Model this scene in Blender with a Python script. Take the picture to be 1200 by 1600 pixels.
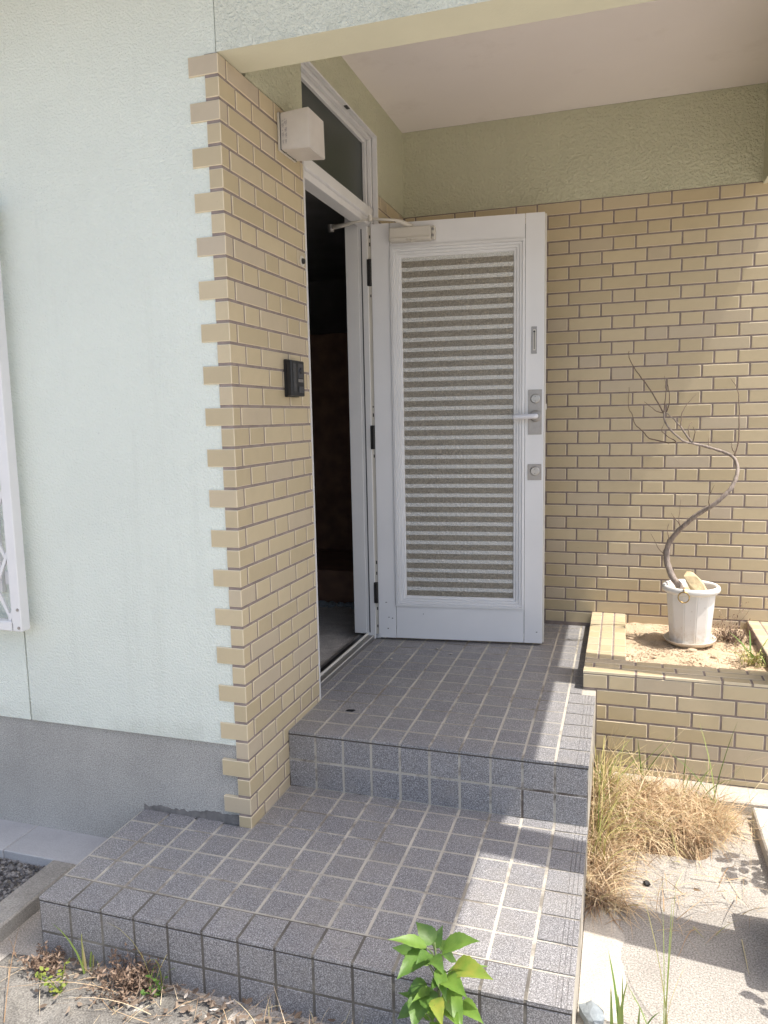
import bpy, bmesh, math, random
from mathutils import Vector, Matrix, noise

# ------------------------------------------------------------------ camera, sky, sun, exposure
scene = bpy.context.scene
col = scene.collection
for o in list(bpy.data.objects): bpy.data.objects.remove(o)
cam_data = bpy.data.cameras.new('camera')
cam = bpy.data.objects.new('camera', cam_data); col.objects.link(cam)
cam_data.sensor_fit = 'VERTICAL'; cam_data.sensor_height = 36.0; cam_data.lens = 1169.99 * 36 / 1600
cam_data.clip_start = 0.05; cam_data.clip_end = 2000
right = Vector((0.95326, 0.30152, -0.01969)); up = Vector((-0.01929, 0.12575, 0.99187)); fwd = Vector((-0.30154, 0.94513, -0.12569))
cam.matrix_world = Matrix(((right.x, up.x, -fwd.x, 1.25274), (right.y, up.y, -fwd.y, -2.27555), (right.z, up.z, -fwd.z, 1.46785), (0, 0, 0, 1)))
scene.camera = cam

SUN_TRAVEL = Vector((-1.0, 0.112, -2.24)).normalized()
world = bpy.data.worlds.new('World'); scene.world = world; world.use_nodes = True
wn = world.node_tree.nodes; wl = world.node_tree.links
bg = wn.get('Background') or wn.new('ShaderNodeBackground')
sky = wn.new('ShaderNodeTexSky'); sky.sky_type = 'NISHITA'; sky.sun_disc = False
sky.sun_elevation = math.asin(-SUN_TRAVEL.z)
sky.sun_rotation = math.atan2(-SUN_TRAVEL.x, -SUN_TRAVEL.y)
sky.air_density = 1.0; sky.dust_density = 4.0; sky.ozone_density = 0.3
wl.new(sky.outputs[0], bg.inputs[0]); bg.inputs[1].default_value = 0.15
sun_d = bpy.data.lights.new('sun', 'SUN'); sun_d.energy = 3.0; sun_d.angle = math.radians(0.53); sun_d.color = (1.0, 0.95, 0.87)
sun = bpy.data.objects.new('sun', sun_d); col.objects.link(sun)
sun.rotation_euler = SUN_TRAVEL.to_track_quat('-Z', 'Y').to_euler()
scene.view_settings.view_transform = 'Standard'; scene.view_settings.look = 'None'
scene.view_settings.gamma = 1.0; scene.view_settings.use_curve_mapping = False
scene.view_settings.exposure = 1.05
try:
    scene.cycles.max_bounces = 10; scene.cycles.diffuse_bounces = 6
except Exception: pass

# ------------------------------------------------------------------ helpers
rng = random.Random(7)
def tag(o, label=None, cat=None, group=None, kind=None):
    if label: o['label'] = label
    if cat: o['category'] = cat
    if group: o['group'] = group
    if kind: o['kind'] = kind
    return o
def empty(name, loc, label, cat, group=None):
    o = bpy.data.objects.new(name, None); col.objects.link(o); o.location = loc; o.empty_display_size = .05
    bpy.context.view_layer.update()
    return tag(o, label, cat, group)
def link(name, me, parent=None, loc=(0, 0, 0), rot=(0, 0, 0)):
    o = bpy.data.objects.new(name, me); col.objects.link(o)
    o.location = loc; o.rotation_euler = rot
    if parent is not None:
        o.parent = parent
        # parents here are only moved, never rotated or scaled
        p = parent; off = Vector((0, 0, 0))
        while p is not None: off += p.location; p = p.parent
        o.location = Vector(loc) - off
    return o
def mesh_from(name, bm, mats, smooth=False):
    me = bpy.data.meshes.new(name); bm.to_mesh(me); bm.free()
    for m in (mats if isinstance(mats, (list, tuple)) else [mats]): me.materials.append(m)
    if smooth:
        for p in me.polygons: p.use_smooth = True
    return me
def box_bm(dims, bm=None, bevel=0.0, seg=1):
    own = bm is None
    if own: bm = bmesh.new()
    x0, x1, y0, y1, z0, z1 = dims
    vs = [bm.verts.new(p) for p in ((x0,y0,z0),(x1,y0,z0),(x1,y1,z0),(x0,y1,z0),(x0,y0,z1),(x1,y0,z1),(x1,y1,z1),(x0,y1,z1))]
    fs = [bm.faces.new([vs[i] for i in f]) for f in ((3,2,1,0),(4,5,6,7),(0,1,5,4),(1,2,6,5),(2,3,7,6),(3,0,4,7))]
    if bevel:
        es = list({e for f in fs for e in f.edges})
        bmesh.ops.bevel(bm, geom=es, offset=bevel, segments=seg, affect='EDGES', profile=0.5)
    return bm
def box(name, dims, m, parent=None, bevel=0.0, seg=1):
    """dims are world coordinates; origin at the base centre"""
    x0, x1, y0, y1, z0, z1 = dims
    c = ((x0+x1)/2, (y0+y1)/2, z0)
    bm = box_bm((x0-c[0], x1-c[0], y0-c[1], y1-c[1], 0, z1-z0), bevel=bevel, seg=seg)
    return link(name, mesh_from(name, bm, m), parent, c)
def multibox(name, dlist, m, parent=None, bevel=0.0):
    bm = bmesh.new()
    x0, x1, y0, y1, z0, z1 = dlist[0]; c = ((x0+x1)/2, (y0+y1)/2, z0)
    for d in dlist: box_bm((d[0]-c[0], d[1]-c[0], d[2]-c[1], d[3]-c[1], d[4]-c[2], d[5]-c[2]), bm, bevel)
    return link(name, mesh_from(name, bm, m), parent, c)
def tube_bm(bm, pts, radii, n=8, cap=True):
    pts = [Vector(p) for p in pts]; rings = []; ref = None
    for i, p in enumerate(pts):
        t = (pts[min(i+1, len(pts)-1)] - pts[max(i-1, 0)]).normalized()
        if ref is None:
            ref = Vector((0, 0, 1)) if abs(t.z) < .9 else Vector((1, 0, 0))
        a = (ref - t*ref.dot(t)).normalized(); ref = a; b = t.cross(a)
        rings.append([bm.verts.new(p + radii[i]*(math.cos(2*math.pi*k/n)*a + math.sin(2*math.pi*k/n)*b)) for k in range(n)])
    for r0, r1 in zip(rings, rings[1:]):
        for k in range(n): bm.faces.new((r0[k], r0[(k+1) % n], r1[(k+1) % n], r1[k]))
    if cap:
        bm.faces.new(list(reversed(rings[0]))); bm.faces.new(rings[-1])
    return bm
def smooth_line(pts, k=4):
    P = [Vector(p) for p in pts]; out = []
    for i in range(len(P)-1):
        p0, p1, p2, p3 = P[max(i-1, 0)], P[i], P[i+1], P[min(i+2, len(P)-1)]
        for j in range(k):
            t = j/k
            out.append(.5*((2*p1) + (p2-p0)*t + (2*p0-5*p1+4*p2-p3)*t*t + (3*p1-p0-3*p2+p3)*t**3))
    out.append(P[-1]); return out
def tube(name, pts, radii, m, parent=None, n=8, smooth=True):
    o = Vector(pts[0]); bm = bmesh.new()
    tube_bm(bm, [Vector(p)-o for p in pts], radii, n)
    return link(name, mesh_from(name, bm, m, smooth), parent, o)
def lathe_bm(bm, prof, n=24, faceted=False, phase=0.0):
    rings = [[bm.verts.new((r*math.cos(2*math.pi*(k+phase)/n), r*math.sin(2*math.pi*(k+phase)/n), z)) for k in range(n)] for r, z in prof]
    for a, b in zip(rings, rings[1:]):
        for k in range(n): bm.faces.new((a[k], a[(k+1) % n], b[(k+1) % n], b[k]))
    bm.faces.new(list(reversed(rings[0]))); bm.faces.new(rings[-1])
    return bm

# ------------------------------------------------------------------ materials
class NT:
    def __init__(s, name):
        s.m = bpy.data.materials.new(name); s.m.use_nodes = True
        s.n = s.m.node_tree.nodes; s.l = s.m.node_tree.links
        s.b = s.n['Principled BSDF']
    def node(s, t, **kw):
        n = s.n.new(t)
        for k, v in kw.items():
            if k.startswith('in_'):
                key = k[3:]; n.inputs[int(key) if key.isdigit() else key].default_value = v
            else: setattr(n, k, v)
        return n
    def coords(s, rand=False):
        tc = s.node('ShaderNodeTexCoord')
        if not rand: return tc.outputs['Object']
        oi = s.node('ShaderNodeObjectInfo'); mul = s.node('ShaderNodeVectorMath', operation='MULTIPLY')
        mul.inputs[1].default_value = (7.31, 4.17, 2.93)
        s.l.new(oi.outputs['Random'], mul.inputs[0])
        rot = s.node('ShaderNodeMapping'); rot.inputs['Rotation'].default_value = (.41, .63, .29)
        s.l.new(tc.outputs['Object'], rot.inputs[0])
        add = s.node('ShaderNodeVectorMath', operation='ADD')
        s.l.new(rot.outputs[0], add.inputs[0]); s.l.new(mul.outputs[0], add.inputs[1]); return add.outputs[0]
    def noise(s, vec, scale, detail=3, rough=.55):
        n = s.node('ShaderNodeTexNoise'); n.inputs['Scale'].default_value = scale; n.inputs['Detail'].default_value = detail; n.inputs['Roughness'].default_value = rough
        s.l.new(vec, n.inputs['Vector']); return n.outputs['Fac']
    def ramp(s, fac, stops):
        r = s.node('ShaderNodeValToRGB'); e = r.color_ramp.elements
        while len(e) < len(stops): e.new(.5)
        for el, (p, c) in zip(e, stops): el.position = p; el.color = (*c, 1)
        s.l.new(fac, r.inputs[0]); return r.outputs[0]
    def mix(s, fac, a, b, mode='MIX'):
        m = s.node('ShaderNodeMix', data_type='RGBA', blend_type=mode)
        for sock, v in ((m.inputs[0], fac), (m.inputs[6], a), (m.inputs[7], b)):
            if isinstance(v, (int, float)): sock.default_value = v
            elif isinstance(v, tuple): sock.default_value = (*v, 1)
            else: s.l.new(v, sock)
        return m.outputs[2]
    def bump(s, h, dist, strength=1.0, prev=None):
        b = s.node('ShaderNodeBump'); b.inputs['Distance'].default_value = dist; b.inputs['Strength'].default_value = strength
        s.l.new(h, b.inputs['Height'])
        if prev is not None: s.l.new(prev, b.inputs['Normal'])
        s.l.new(b.outputs[0], s.b.inputs['Normal']); return b.outputs[0]
    def set(s, color=None, rough=None, **kw):
        if color is not None:
            if isinstance(color, tuple): s.b.inputs['Base Color'].default_value = (*color, 1)
            else: s.l.new(color, s.b.inputs['Base Color'])
        if rough is not None:
            if isinstance(rough, (int, float)): s.b.inputs['Roughness'].default_value = rough
            else: s.l.new(rough, s.b.inputs['Roughness'])
        for k, v in kw.items(): s.b.inputs[k].default_value = v
        return s.m

def shade(c, f): return tuple(min(1, x*f) for x in c)
def simple(name, c, rough=.5, var=.08, scale=6, bump=None, metallic=0.0, rand=0.0, spec=.5):
    t = NT(name); v = t.coords(rand > 0)
    n = t.noise(v, scale, 4)
    k = t.ramp(n, [(.3, shade(c, 1-var)), (.7, shade(c, 1+var))])
    if rand:
        oi = t.node('ShaderNodeObjectInfo')
        k2 = t.ramp(oi.outputs['Random'], [(0, (1-rand,)*3), (1, (1+rand*.6,)*3)])
        k = t.mix(1.0, k, k2, 'MULTIPLY')
    if bump: t.bump(t.noise(v, bump[0], 4, .6), bump[1])
    return t.set(k, rough, Metallic=metallic, **{'Specular IOR Level': spec})

def stucco(name, c, dirt, dist=.006, dirt_amt=.35, sc=62):
    t = NT(name); v = t.coords()
    base = t.ramp(t.noise(v, 1.6, 5), [(.3, shade(c, .95)), (.7, shade(c, 1.03))])
    # rain streaks: noise stretched down the wall
    mp = t.node('ShaderNodeMapping'); mp.inputs['Scale'].default_value = (9, 9, .7); t.l.new(v, mp.inputs[0])
    st = t.ramp(t.noise(mp.outputs[0], 1.0, 5, .65), [(.56, (0, 0, 0)), (.86, (dirt_amt,)*3)])
    c1 = t.mix(st, base, dirt)
    pit = t.ramp(t.noise(v, 150, 2), [(.66, (0, 0, 0)), (.74, (.45,)*3)])
    pm = t.ramp(t.noise(v, 3.0, 4), [(.5, (0, 0, 0)), (.68, (1, 1, 1))])
    pit2 = t.mix(1.0, pit, pm, 'MULTIPLY')
    # splash dirt along the foot of each panel, broken up by noise
    sx = t.node('ShaderNodeSeparateXYZ'); t.l.new(v, sx.inputs[0])
    foot = t.ramp(sx.outputs[2], [(.0, (.40,)*3), (.09, (0, 0, 0))])
    sn = t.ramp(t.noise(v, 5.5, 6, .7), [(.42, (0, 0, 0)), (.66, (1, 1, 1))])
    c1 = t.mix(t.mix(1.0, foot, sn, 'MULTIPLY'), c1, dirt)
    c2 = t.mix(pit2, c1, shade(dirt, .55))
    h = t.ramp(t.noise(v, sc, 3, .6), [(.36, (0, 0, 0)), (.64, (1, 1, 1))])
    h2 = t.noise(v, sc*3.2, 2)
    b1 = t.bump(h, dist, .8); t.bump(h2, dist*.3, .6, b1)
    return t.set(c2, .88, **{'Specular IOR Level': .25})

def brick_mat(name, tint=1.0):
    t = NT(name); v = t.coords(True)
    oi = t.node('ShaderNodeObjectInfo')
    c = t.ramp(oi.outputs['Random'], [(0, (.495, .405, .255)), (.35, (.54, .445, .282)), (.68, (.585, .485, .315)), (.84, (.53, .443, .30)), (.93, (.515, .432, .322)), (1, (.555, .456, .29))])
    if tint != 1.0: c = t.mix(1.0, c, (tint,)*3, 'MULTIPLY')
    mp = t.node('ShaderNodeMapping'); mp.inputs['Scale'].default_value = (4, 8, 8); t.l.new(v, mp.inputs[0])
    n = t.noise(mp.outputs[0], 3, 4)
    k = t.ramp(n, [(.3, (.925, .925, .925)), (.7, (.965, .965, .965))])
    c = t.mix(1.0, c, k, 'MULTIPLY')
    sp = t.ramp(t.noise(v, 120, 2), [(.72, (0, 0, 0)), (.80, (.35,)*3)])
    c = t.mix(sp, c, (.20, .15, .09))
    g = t.node('ShaderNodeNewGeometry'); ws = t.ramp(t.noise(g.outputs['Position'], 2.6, 6, .7), [(.50, (0, 0, 0)), (.78, (.30,)*3)])
    c = t.mix(ws, c, (.36, .29, .185))
    t.bump(t.noise(v, 45, 3), .0012, .5)
    r = t.ramp(t.noise(v, 12, 3), [(.3, (.34,)*3), (.7, (.48,)*3)])
    return t.set(c, r, **{'Specular IOR Level': .42})
M_BRICK = brick_mat('glazed_cream_tile')
M_BEDGE = simple('glazed_tile_edge', (.66, .565, .395), .38, .05, 30)
M_GROUT = simple('brown_grout', (.265, .215, .190), .92, .18, 25, (180, .0015))
M_STUCCO = stucco('mint_stucco', (.772, .815, .735), (.40, .42, .35), .0035, .20, 125)
M_STUCCO_B = stucco('beam_stucco', (.70, .735, .655), (.36, .37, .30), .0055, .2, 80)
M_STUCCO_P = stucco('bounce_tinted_stucco', (.64, .63, .46), (.40, .40, .27), .009, .18, 70)  # same pale green paint; porch shade and warm bounce put into the colour
M_SOFFIT = simple('soffit_paint', (.635, .618, .475), .8, .05, 3, (90, .0008), spec=.3)
M_CEIL = None
def ceiling_mat():
    t = NT('ceiling_board'); v = t.coords()
    b = t.ramp(t.noise(v, 1.1, 5), [(.3, (.77, .715, .69)), (.7, (.82, .765, .74))])
    s = t.ramp(t.noise(v, 2.7, 6, .7), [(.56, (0, 0, 0)), (.78, (.25,)*3)])
    t.bump(t.noise(v, 160, 3), .0008, .5)
    return t.set(t.mix(s, b, (.45, .38, .33)), .8, **{'Specular IOR Level': .3})
M_CEIL = ceiling_mat()
def foundation_mat():
    t = NT('foundation_mortar'); v = t.coords()
    b = t.ramp(t.noise(v, 2.2, 6, .65), [(.3, (.36, .35, .325)), (.7, (.46, .448, .415))])
    g = t.ramp(t.noise(v, 260, 2), [(.35, (.62,)*3), (.68, (1.30,)*3)])
    b = t.mix(1.0, b, g, 'MULTIPLY')
    mp = t.node('ShaderNodeMapping'); mp.inputs['Scale'].default_value = (11, 11, .9); t.l.new(v, mp.inputs[0])
    st = t.ramp(t.noise(mp.outputs[0], 1.0, 5, .6), [(.58, (0, 0, 0)), (.82, (.4,)*3)])
    b = t.mix(st, b, (.22, .21, .195))
    t.bump(t.noise(v, 170, 3), .003, .7)
    return t.set(b, .93, **{'Specular IOR Level': .2})
M_FOUND = foundation_mat()
def granite_tile(name, tint=(1, 1, 1)):
    t = NT(name); v = t.coords(True)
    oi = t.node('ShaderNodeObjectInfo')
    rv = t.ramp(oi.outputs['Random'], [(0, (.92, .92, .93)), (.5, (1.0, 1.0, 1.0)), (1, (1.08, 1.07, 1.06))])
    n = t.noise(v, 290, 2, .8)
    c = t.ramp(n, [(.34, (.088, .086, .090)), (.45, (.165, .161, .166)), (.54, (.250, .245, .250)), (.63, (.47, .464, .468))])
    c = t.mix(1.0, c, rv, 'MULTIPLY'); c = t.mix(1.0, c, tint, 'MULTIPLY')
    d = t.ramp(t.noise(v, 9, 5, .65), [(.48, (0, 0, 0)), (.80, (.35,)*3)])
    c = t.mix(d, c, (.29, .27, .245))
    g = t.node('ShaderNodeNewGeometry'); wd = t.ramp(t.noise(g.outputs['Position'], 3.1, 6, .7), [(.46, (0, 0, 0)), (.72, (.32,)*3)])
    c = t.mix(wd, c, (.30, .275, .24))
    t.bump(t.noise(v, 260, 2), .0009, .6)
    r = t.ramp(t.noise(v, 20, 3), [(.3, (.42,)*3), (.7, (.62,)*3)])
    return t.set(c, r, **{'Specular IOR Level': .5})
M_TILE = granite_tile('speckled_grey_tile')
def floor_grout(name, a, b, dark):
    t = NT(name); v = t.coords()
    c = t.ramp(t.noise(v, 7, 5, .6), [(.3, a), (.7, b)])
    s = t.ramp(t.noise(v, 4.2, 6, .7), [(.50, (0, 0, 0)), (.60, (1, 1, 1))])
    c = t.mix(s, c, dark)
    t.bump(t.noise(v, 220, 3), .0018, .6)
    return t.set(c, .93, **{'Specular IOR Level': .2})
M_FGROUT = floor_grout('floor_tile_grout', (.40, .372, .318), (.51, .475, .408), (.23, .208, .175))
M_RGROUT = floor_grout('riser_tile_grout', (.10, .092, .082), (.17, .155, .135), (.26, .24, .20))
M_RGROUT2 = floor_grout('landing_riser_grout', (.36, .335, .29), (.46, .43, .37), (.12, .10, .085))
def concrete(name, a, b, grain=.25, scale=1.6, bump=.004):
    t = NT(name); v = t.coords()
    c = t.ramp(t.noise(v, scale, 7, .65), [(.32, a), (.68, b)])
    g = t.ramp(t.noise(v, 190, 3, .7), [(.32, (1-grain,)*3), (.68, (1+grain,)*3)])
    c = t.mix(1.0, c, g, 'MULTIPLY')
    s = t.ramp(t.noise(v, 5.5, 6, .7), [(.60, (0, 0, 0)), (.74, (.5,)*3)])
    c = t.mix(s, c, shade(a, .6))
    b1 = t.bump(t.noise(v, 120, 4, .7), bump, .6); t.bump(t.noise(v, 14, 5), bump*1.5, .5, b1)
    return t.set(c, .95, **{'Specular IOR Level': .2})
M_GROUND = concrete('worn_concrete', (.29, .268, .242), (.46, .430, .388), .50, 1.5)
M_PALE = concrete('pale_mortar', (.43, .395, .345), (.54, .50, .44), .26, 3)
M_SLAB = concrete('grey_slab', (.36, .36, .365), (.45, .45, .455), .08, 3, .001)
M_KERB = concrete('kerb_concrete', (.25, .235, .21), (.38, .36, .325), .28, 5)
M_DIRT = concrete('damp_dirt', (.12, .112, .102), (.26, .245, .22), .45, 9, .012)
M_SAND = concrete('sandy_soil', (.46, .35, .235), (.60, .48, .345), .28, 6, .012)
M_WHITE = simple('white_painted_aluminium', (.71, .705, .70), .38, .03, 5, (60, .0004))
def door_paint():
    t = NT('white_door_paint'); v = t.coords()
    c = t.ramp(t.noise(v, 2.5, 5), [(.3, (.70, .70, .705)), (.7, (.765, .765, .77))])
    mp = t.node('ShaderNodeMapping'); mp.inputs['Scale'].default_value = (14, 14, 3); t.l.new(v, mp.inputs[0])
    ch = t.ramp(t.noise(mp.outputs[0], 6, 6, .7), [(.70, (0, 0, 0)), (.76, (.55,)*3)])
    c = t.mix(ch, c, (.36, .34, .31))
    t.bump(t.noise(v, 90, 3), .0005, .5)
    return t.set(c, .42)
M_DOOR = door_paint()
M_WARMWHITE = simple('aged_white_plastic', (.60, .565, .50), .4, .05, 8)
M_METAL = simple('brushed_steel', (.33, .315, .30), .45, .08, 40, metallic=.8)
M_CHROME = simple('worn_chrome', (.40, .39, .375), .38, .05, 30, metallic=1.0)
M_BLACK = simple('black_plastic', (.012, .0125, .014), .35, .2, 10)
M_RUBBER = simple('black_hinge_iron', (.018, .017, .016), .6, .3, 60, (150, .0015))
M_DARKGREY = simple('dark_grey_plastic', (.045, .047, .052), .3, .1, 20)
M_BRASS = simple('tarnished_brass', (.34, .235, .085), .35, .15, 60, metallic=.9)
M_POT = None
def pot_mat():
    t = NT('white_plastic_pot'); v = t.coords()
    c = t.ramp(t.noise(v, 5, 4), [(.3, (.68, .675, .655)), (.7, (.75, .745, .725))])
    s = t.ramp(t.noise(v, 60, 3), [(.66, (0, 0, 0)), (.72, (.5,)*3)])
    c = t.mix(s, c, (.42, .38, .31))
    sx = t.node('ShaderNodeSeparateXYZ'); t.l.new(v, sx.inputs[0])
    foot = t.ramp(sx.outputs[2], [(.0, (.85,)*3), (.11, (0, 0, 0))])
    sn = t.ramp(t.noise(v, 26, 5, .7), [(.40, (0, 0, 0)), (.62, (1, 1, 1))])
    c = t.mix(t.mix(1.0, foot, sn, 'MULTIPLY'), c, (.50, .42, .32))
    return t.set(c, .45)
M_POT = pot_mat()
M_SAUCER = simple('dusty_saucer', (.66, .60, .51), .6, .15, 18)
def bark():
    t = NT('dry_bark'); v = t.coords()
    mp = t.node('ShaderNodeMapping'); mp.inputs['Scale'].default_value = (40, 40, 12); t.l.new(v, mp.inputs[0])
    c = t.ramp(t.noise(mp.outputs[0], 2, 5, .65), [(.3, (.17, .135, .115)), (.7, (.38, .325, .285))])
    t.bump(t.noise(mp.outputs[0], 4, 4), .002, .7)
    return t.set(c, .85)
M_BARK = bark()
M_TWIG = simple('dry_twig', (.19, .14, .105), .85, .25, 60)
M_ROCK = simple('tan_rock', (.60, .48, .29), .85, .2, 14, (50, .004))
M_STONE = simple('blue_grey_stone', (.24, .27, .29), .85, .25, 30, (80, .004))
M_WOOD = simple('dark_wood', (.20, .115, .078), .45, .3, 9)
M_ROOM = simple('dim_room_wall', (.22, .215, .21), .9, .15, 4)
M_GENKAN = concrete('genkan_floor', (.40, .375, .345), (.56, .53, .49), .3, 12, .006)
M_ROOF = simple('roof_metal', (.24, .24, .25), .5, .1, 4)
def leaf_mat(name, a, b, trans=.25, rough=.45):
    t = NT(name); v = t.coords(True)
    c = t.ramp(t.noise(v, 28, 4), [(.3, a), (.72, b)])
    sp = t.ramp(t.noise(v, 75, 3), [(.66, (0, 0, 0)), (.72, (.55,)*3)])
    c = t.mix(sp, c, (.17, .13, .05))
    t.bump(t.noise(v, 160, 2), .0012, .5)
    t.set(c, rough, **{'Specular IOR Level': .45})
    tr = t.node('ShaderNodeBsdfTranslucent'); t.l.new(t.mix(1.0, c, (1.3, 1.45, .7), 'MULTIPLY'), tr.inputs[0])
    mx = t.node('ShaderNodeMixShader'); mx.inputs[0].default_value = trans
    t.l.new(t.b.outputs[0], mx.inputs[1]); t.l.new(tr.outputs[0], mx.inputs[2])
    t.l.new(mx.outputs[0], t.n['Material Output'].inputs[0]); return t.m
M_LEAF = leaf_mat('green_leaf', (.075, .150, .030), (.125, .225, .048))
M_LEAFY = leaf_mat('yellow_green_leaf', (.11, .205, .035), (.18, .29, .055))
M_LEAFR = leaf_mat('turning_leaf', (.17, .265, .045), (.31, .30, .06))
M_STEM = simple('green_stem', (.11, .15, .05), .6, .2, 40)
def blade_mat(name, stops, trans=.2):
    t = NT(name)
    g = t.node('ShaderNodeNewGeometry')
    c = t.ramp(g.outputs['Random Per Island'], stops)
    t.set(c, .65, **{'Specular IOR Level': .3})
    tr = t.node('ShaderNodeBsdfTranslucent'); t.l.new(c, tr.inputs[0])
    mx = t.node('ShaderNodeMixShader'); mx.inputs[0].default_value = trans
    t.l.new(t.b.outputs[0], mx.inputs[1]); t.l.new(tr.outputs[0], mx.inputs[2])
    t.l.new(mx.outputs[0], t.n['Material Output'].inputs[0]); return t.m
M_STRAW = blade_mat('dry_straw', [(0, (.26, .16, .085)), (.2, (.48, .33, .20)), (.5, (.66, .50, .32)), (.8, (.74, .61, .42)), (.95, (.66, .57, .34)), (1, (.38, .37, .14))])
M_MIXG = blade_mat('half_dry_grass', [(0, (.58, .46, .26)), (.4, (.56, .47, .22)), (.7, (.36, .36, .11)), (1, (.17, .25, .055))])
M_GREENG = blade_mat('green_grass', [(0, (.10, .19, .04)), (.6, (.16, .26, .06)), (1, (.26, .32, .10))])
M_BROWNW = blade_mat('brown_weed', [(0, (.13, .085, .06)), (.5, (.24, .165, .12)), (1, (.36, .27, .20))])
M_LITTER = blade_mat('dead_leaf', [(0, (.09, .065, .05)), (.5, (.18, .135, .10)), (.85, (.30, .235, .18)), (1, (.52, .49, .45))], .1)
M_GRAVEL = blade_mat('gravel', [(0, (.05, .048, .05)), (.5, (.13, .125, .125)), (1, (.27, .26, .25))], 0)

# ------------------------------------------------------------------ dimensions (metres; pillar corner at the origin, lower step top at z = 0)
P = .1162; YN = -.5364; H2 = .2313; YR = .3298; YB = 2.14; ZC = .0496; ZG = -.2
U = .989; WL, WS, GAP = .2245, .1068, .0099
ZTOP = ZC + 36*.07 + .06

# ------------------------------------------------------------------ ground
def sheet(name, x0, x1, y0, y1, z, m, nx=1, ny=1, amp=0.0, fr=6.0, seed=0.0, parent=None, edge_drop=0.0):
    bm = bmesh.new(); vs = []
    for j in range(ny+1):
        for i in range(nx+1):
            x = x0+(x1-x0)*i/nx; y = y0+(y1-y0)*j/ny
            h = amp*noise.noise(Vector((x*fr, y*fr, seed))) + amp*.5*noise.noise(Vector((x*fr*2.7, y*fr*2.7, seed+3)))
            e = min(i, nx-i, j, ny-j)
            if edge_drop and e < 3: h -= edge_drop*(1-e/3)
            vs.append(bm.verts.new((x, y, z+h)))
    for j in range(ny):
        for i in range(nx):
            a = j*(nx+1)+i; bm.faces.new((vs[a], vs[a+1], vs[a+nx+2], vs[a+nx+1]))
    return link(name, mesh_from(name, bm, m, amp > 0), parent)
tag(sheet('ground', -400, 400, -400, 400, ZG, M_GROUND), kind='structure')
ms = sheet('mortar_strip', 1.1640, 1.34, -1.6, .96, ZG+.005, M_PALE, 12, 160, .0010, 9, 2); tag(ms, kind='structure')
for v in ms.data.vertices:
    u = (v.co.x-1.164)/.176
    wv = noise.noise(Vector((v.co.y*3, 2, 0)))*.05+noise.noise(Vector((v.co.y*11, 5, 0)))*.022+noise.noise(Vector((v.co.y*40, 9, 0)))*.008
    v.co.x += u*(wv-.05); v.co.z -= .0065*max(0, u-.75)*4
g = box('footing', (1.165, 2.3, .952, 1.094, ZG-.05, -.142), M_PALE, None, .006); tag(g, 'pale concrete footing strip below the tiled planter front', 'footing')
g = box('concrete_slab', (1.79, 2.35, .44, .935, ZG-.05, -.148), M_PALE, None, .006); tag(g, 'raised pale concrete slab beside the dry grass at the right edge', 'slab')
# left side: slab strip along the foundation, gravel bed, kerb
g = empty('paving_strip', (-1.2, -.07, ZG), 'pale grey cracked paving strip along the foundation wall', 'paving')
for a, b in ((-2.6, -1.405), (-1.401, -.983), (-.980, -.567), (-.5645, -.47)):
    box('slab', (a, b, -.165, .018, ZG-.03, -.150), M_SLAB, g, .003)
box('kerb', (-.745, -.640, -1.4, -.1655, ZG-.06, -.146), M_KERB, None, .006)
tag(bpy.data.objects['kerb'], 'rough concrete kerb running past the left end of the lower step', 'kerb')
def chips(name, n, area, z, size, m, seed, flat=.6):
    r = random.Random(seed); verts = []; faces = []
    for _ in range(n):
        x, y = area(r); s = size*(.5+r.random()); a = r.random()*6.28; c0 = len(verts)
        k = 5
        for lev, sc in ((0, 1.0), (1, .72)):
            for i in range(k):
                t = a+6.283*i/k; rr = s*sc*(.7+.5*r.random())
                verts.append((x+rr*math.cos(t), y+rr*math.sin(t), z-s*.2+lev*s*flat*(.6+.8*r.random())))
        for i in range(k): faces.append((c0+i, c0+(i+1) % k, c0+k+(i+1) % k, c0+k+i))
        faces.append(tuple(c0+k+i for i in range(k)))
    me = bpy.data.meshes.new(name); me.from_pydata(verts, [], faces); me.materials.append(m)
    return link(name, me)
tag(sheet('gravel_bed_base', -2.6, -.746, -1.4, -.166, ZG+.012, M_DIRT, 30, 20, .006, 7), kind='structure')
tag(chips('gravel', 9000, lambda r: (-2.0+1.25*r.random()**.7, -.17-1.0*r.random()), ZG+.018, .0065, M_GRAVEL, 4), 'dark grey gravel between kerb and paving strip', 'gravel', kind='stuff')

# ------------------------------------------------------------------ glazed tiles ("bricks")
_cache = {}
def face_tile(w, h, d=.012, ch=.0022, mats=None, key='b'):
    """tile facing -Y, front centre at origin"""
    k = (key, round(w, 4), round(h, 4), d)
    if k in _cache: return _cache[k]
    bm = bmesh.new(); a, b = w/2, h/2
    o = [bm.verts.new(p) for p in ((-a, d, -b), (a, d, -b), (a, d, b), (-a, d, b))]
    m_ = [bm.verts.new(p) for p in ((-a, ch*.7, -b), (a, ch*.7, -b), (a, ch*.7, b), (-a, ch*.7, b))]
    f = [bm.verts.new(p) for p in ((-a+ch, 0, -b+ch), (a-ch, 0, -b+ch), (a-ch, 0, b-ch), (-a+ch, 0, b-ch))]
    bm.faces.new(f).material_index = 0
    for i in range(4):
        j = (i+1) % 4
        bm.faces.new((m_[i], m_[j], f[j], f[i])).material_index = 1
        bm.faces.new((o[i], o[j], m_[j], m_[i])).material_index = 1
    me = mesh_from('tile', bm, mats or [M_BRICK, M_BEDGE]); _cache[k] = me; return me
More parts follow.
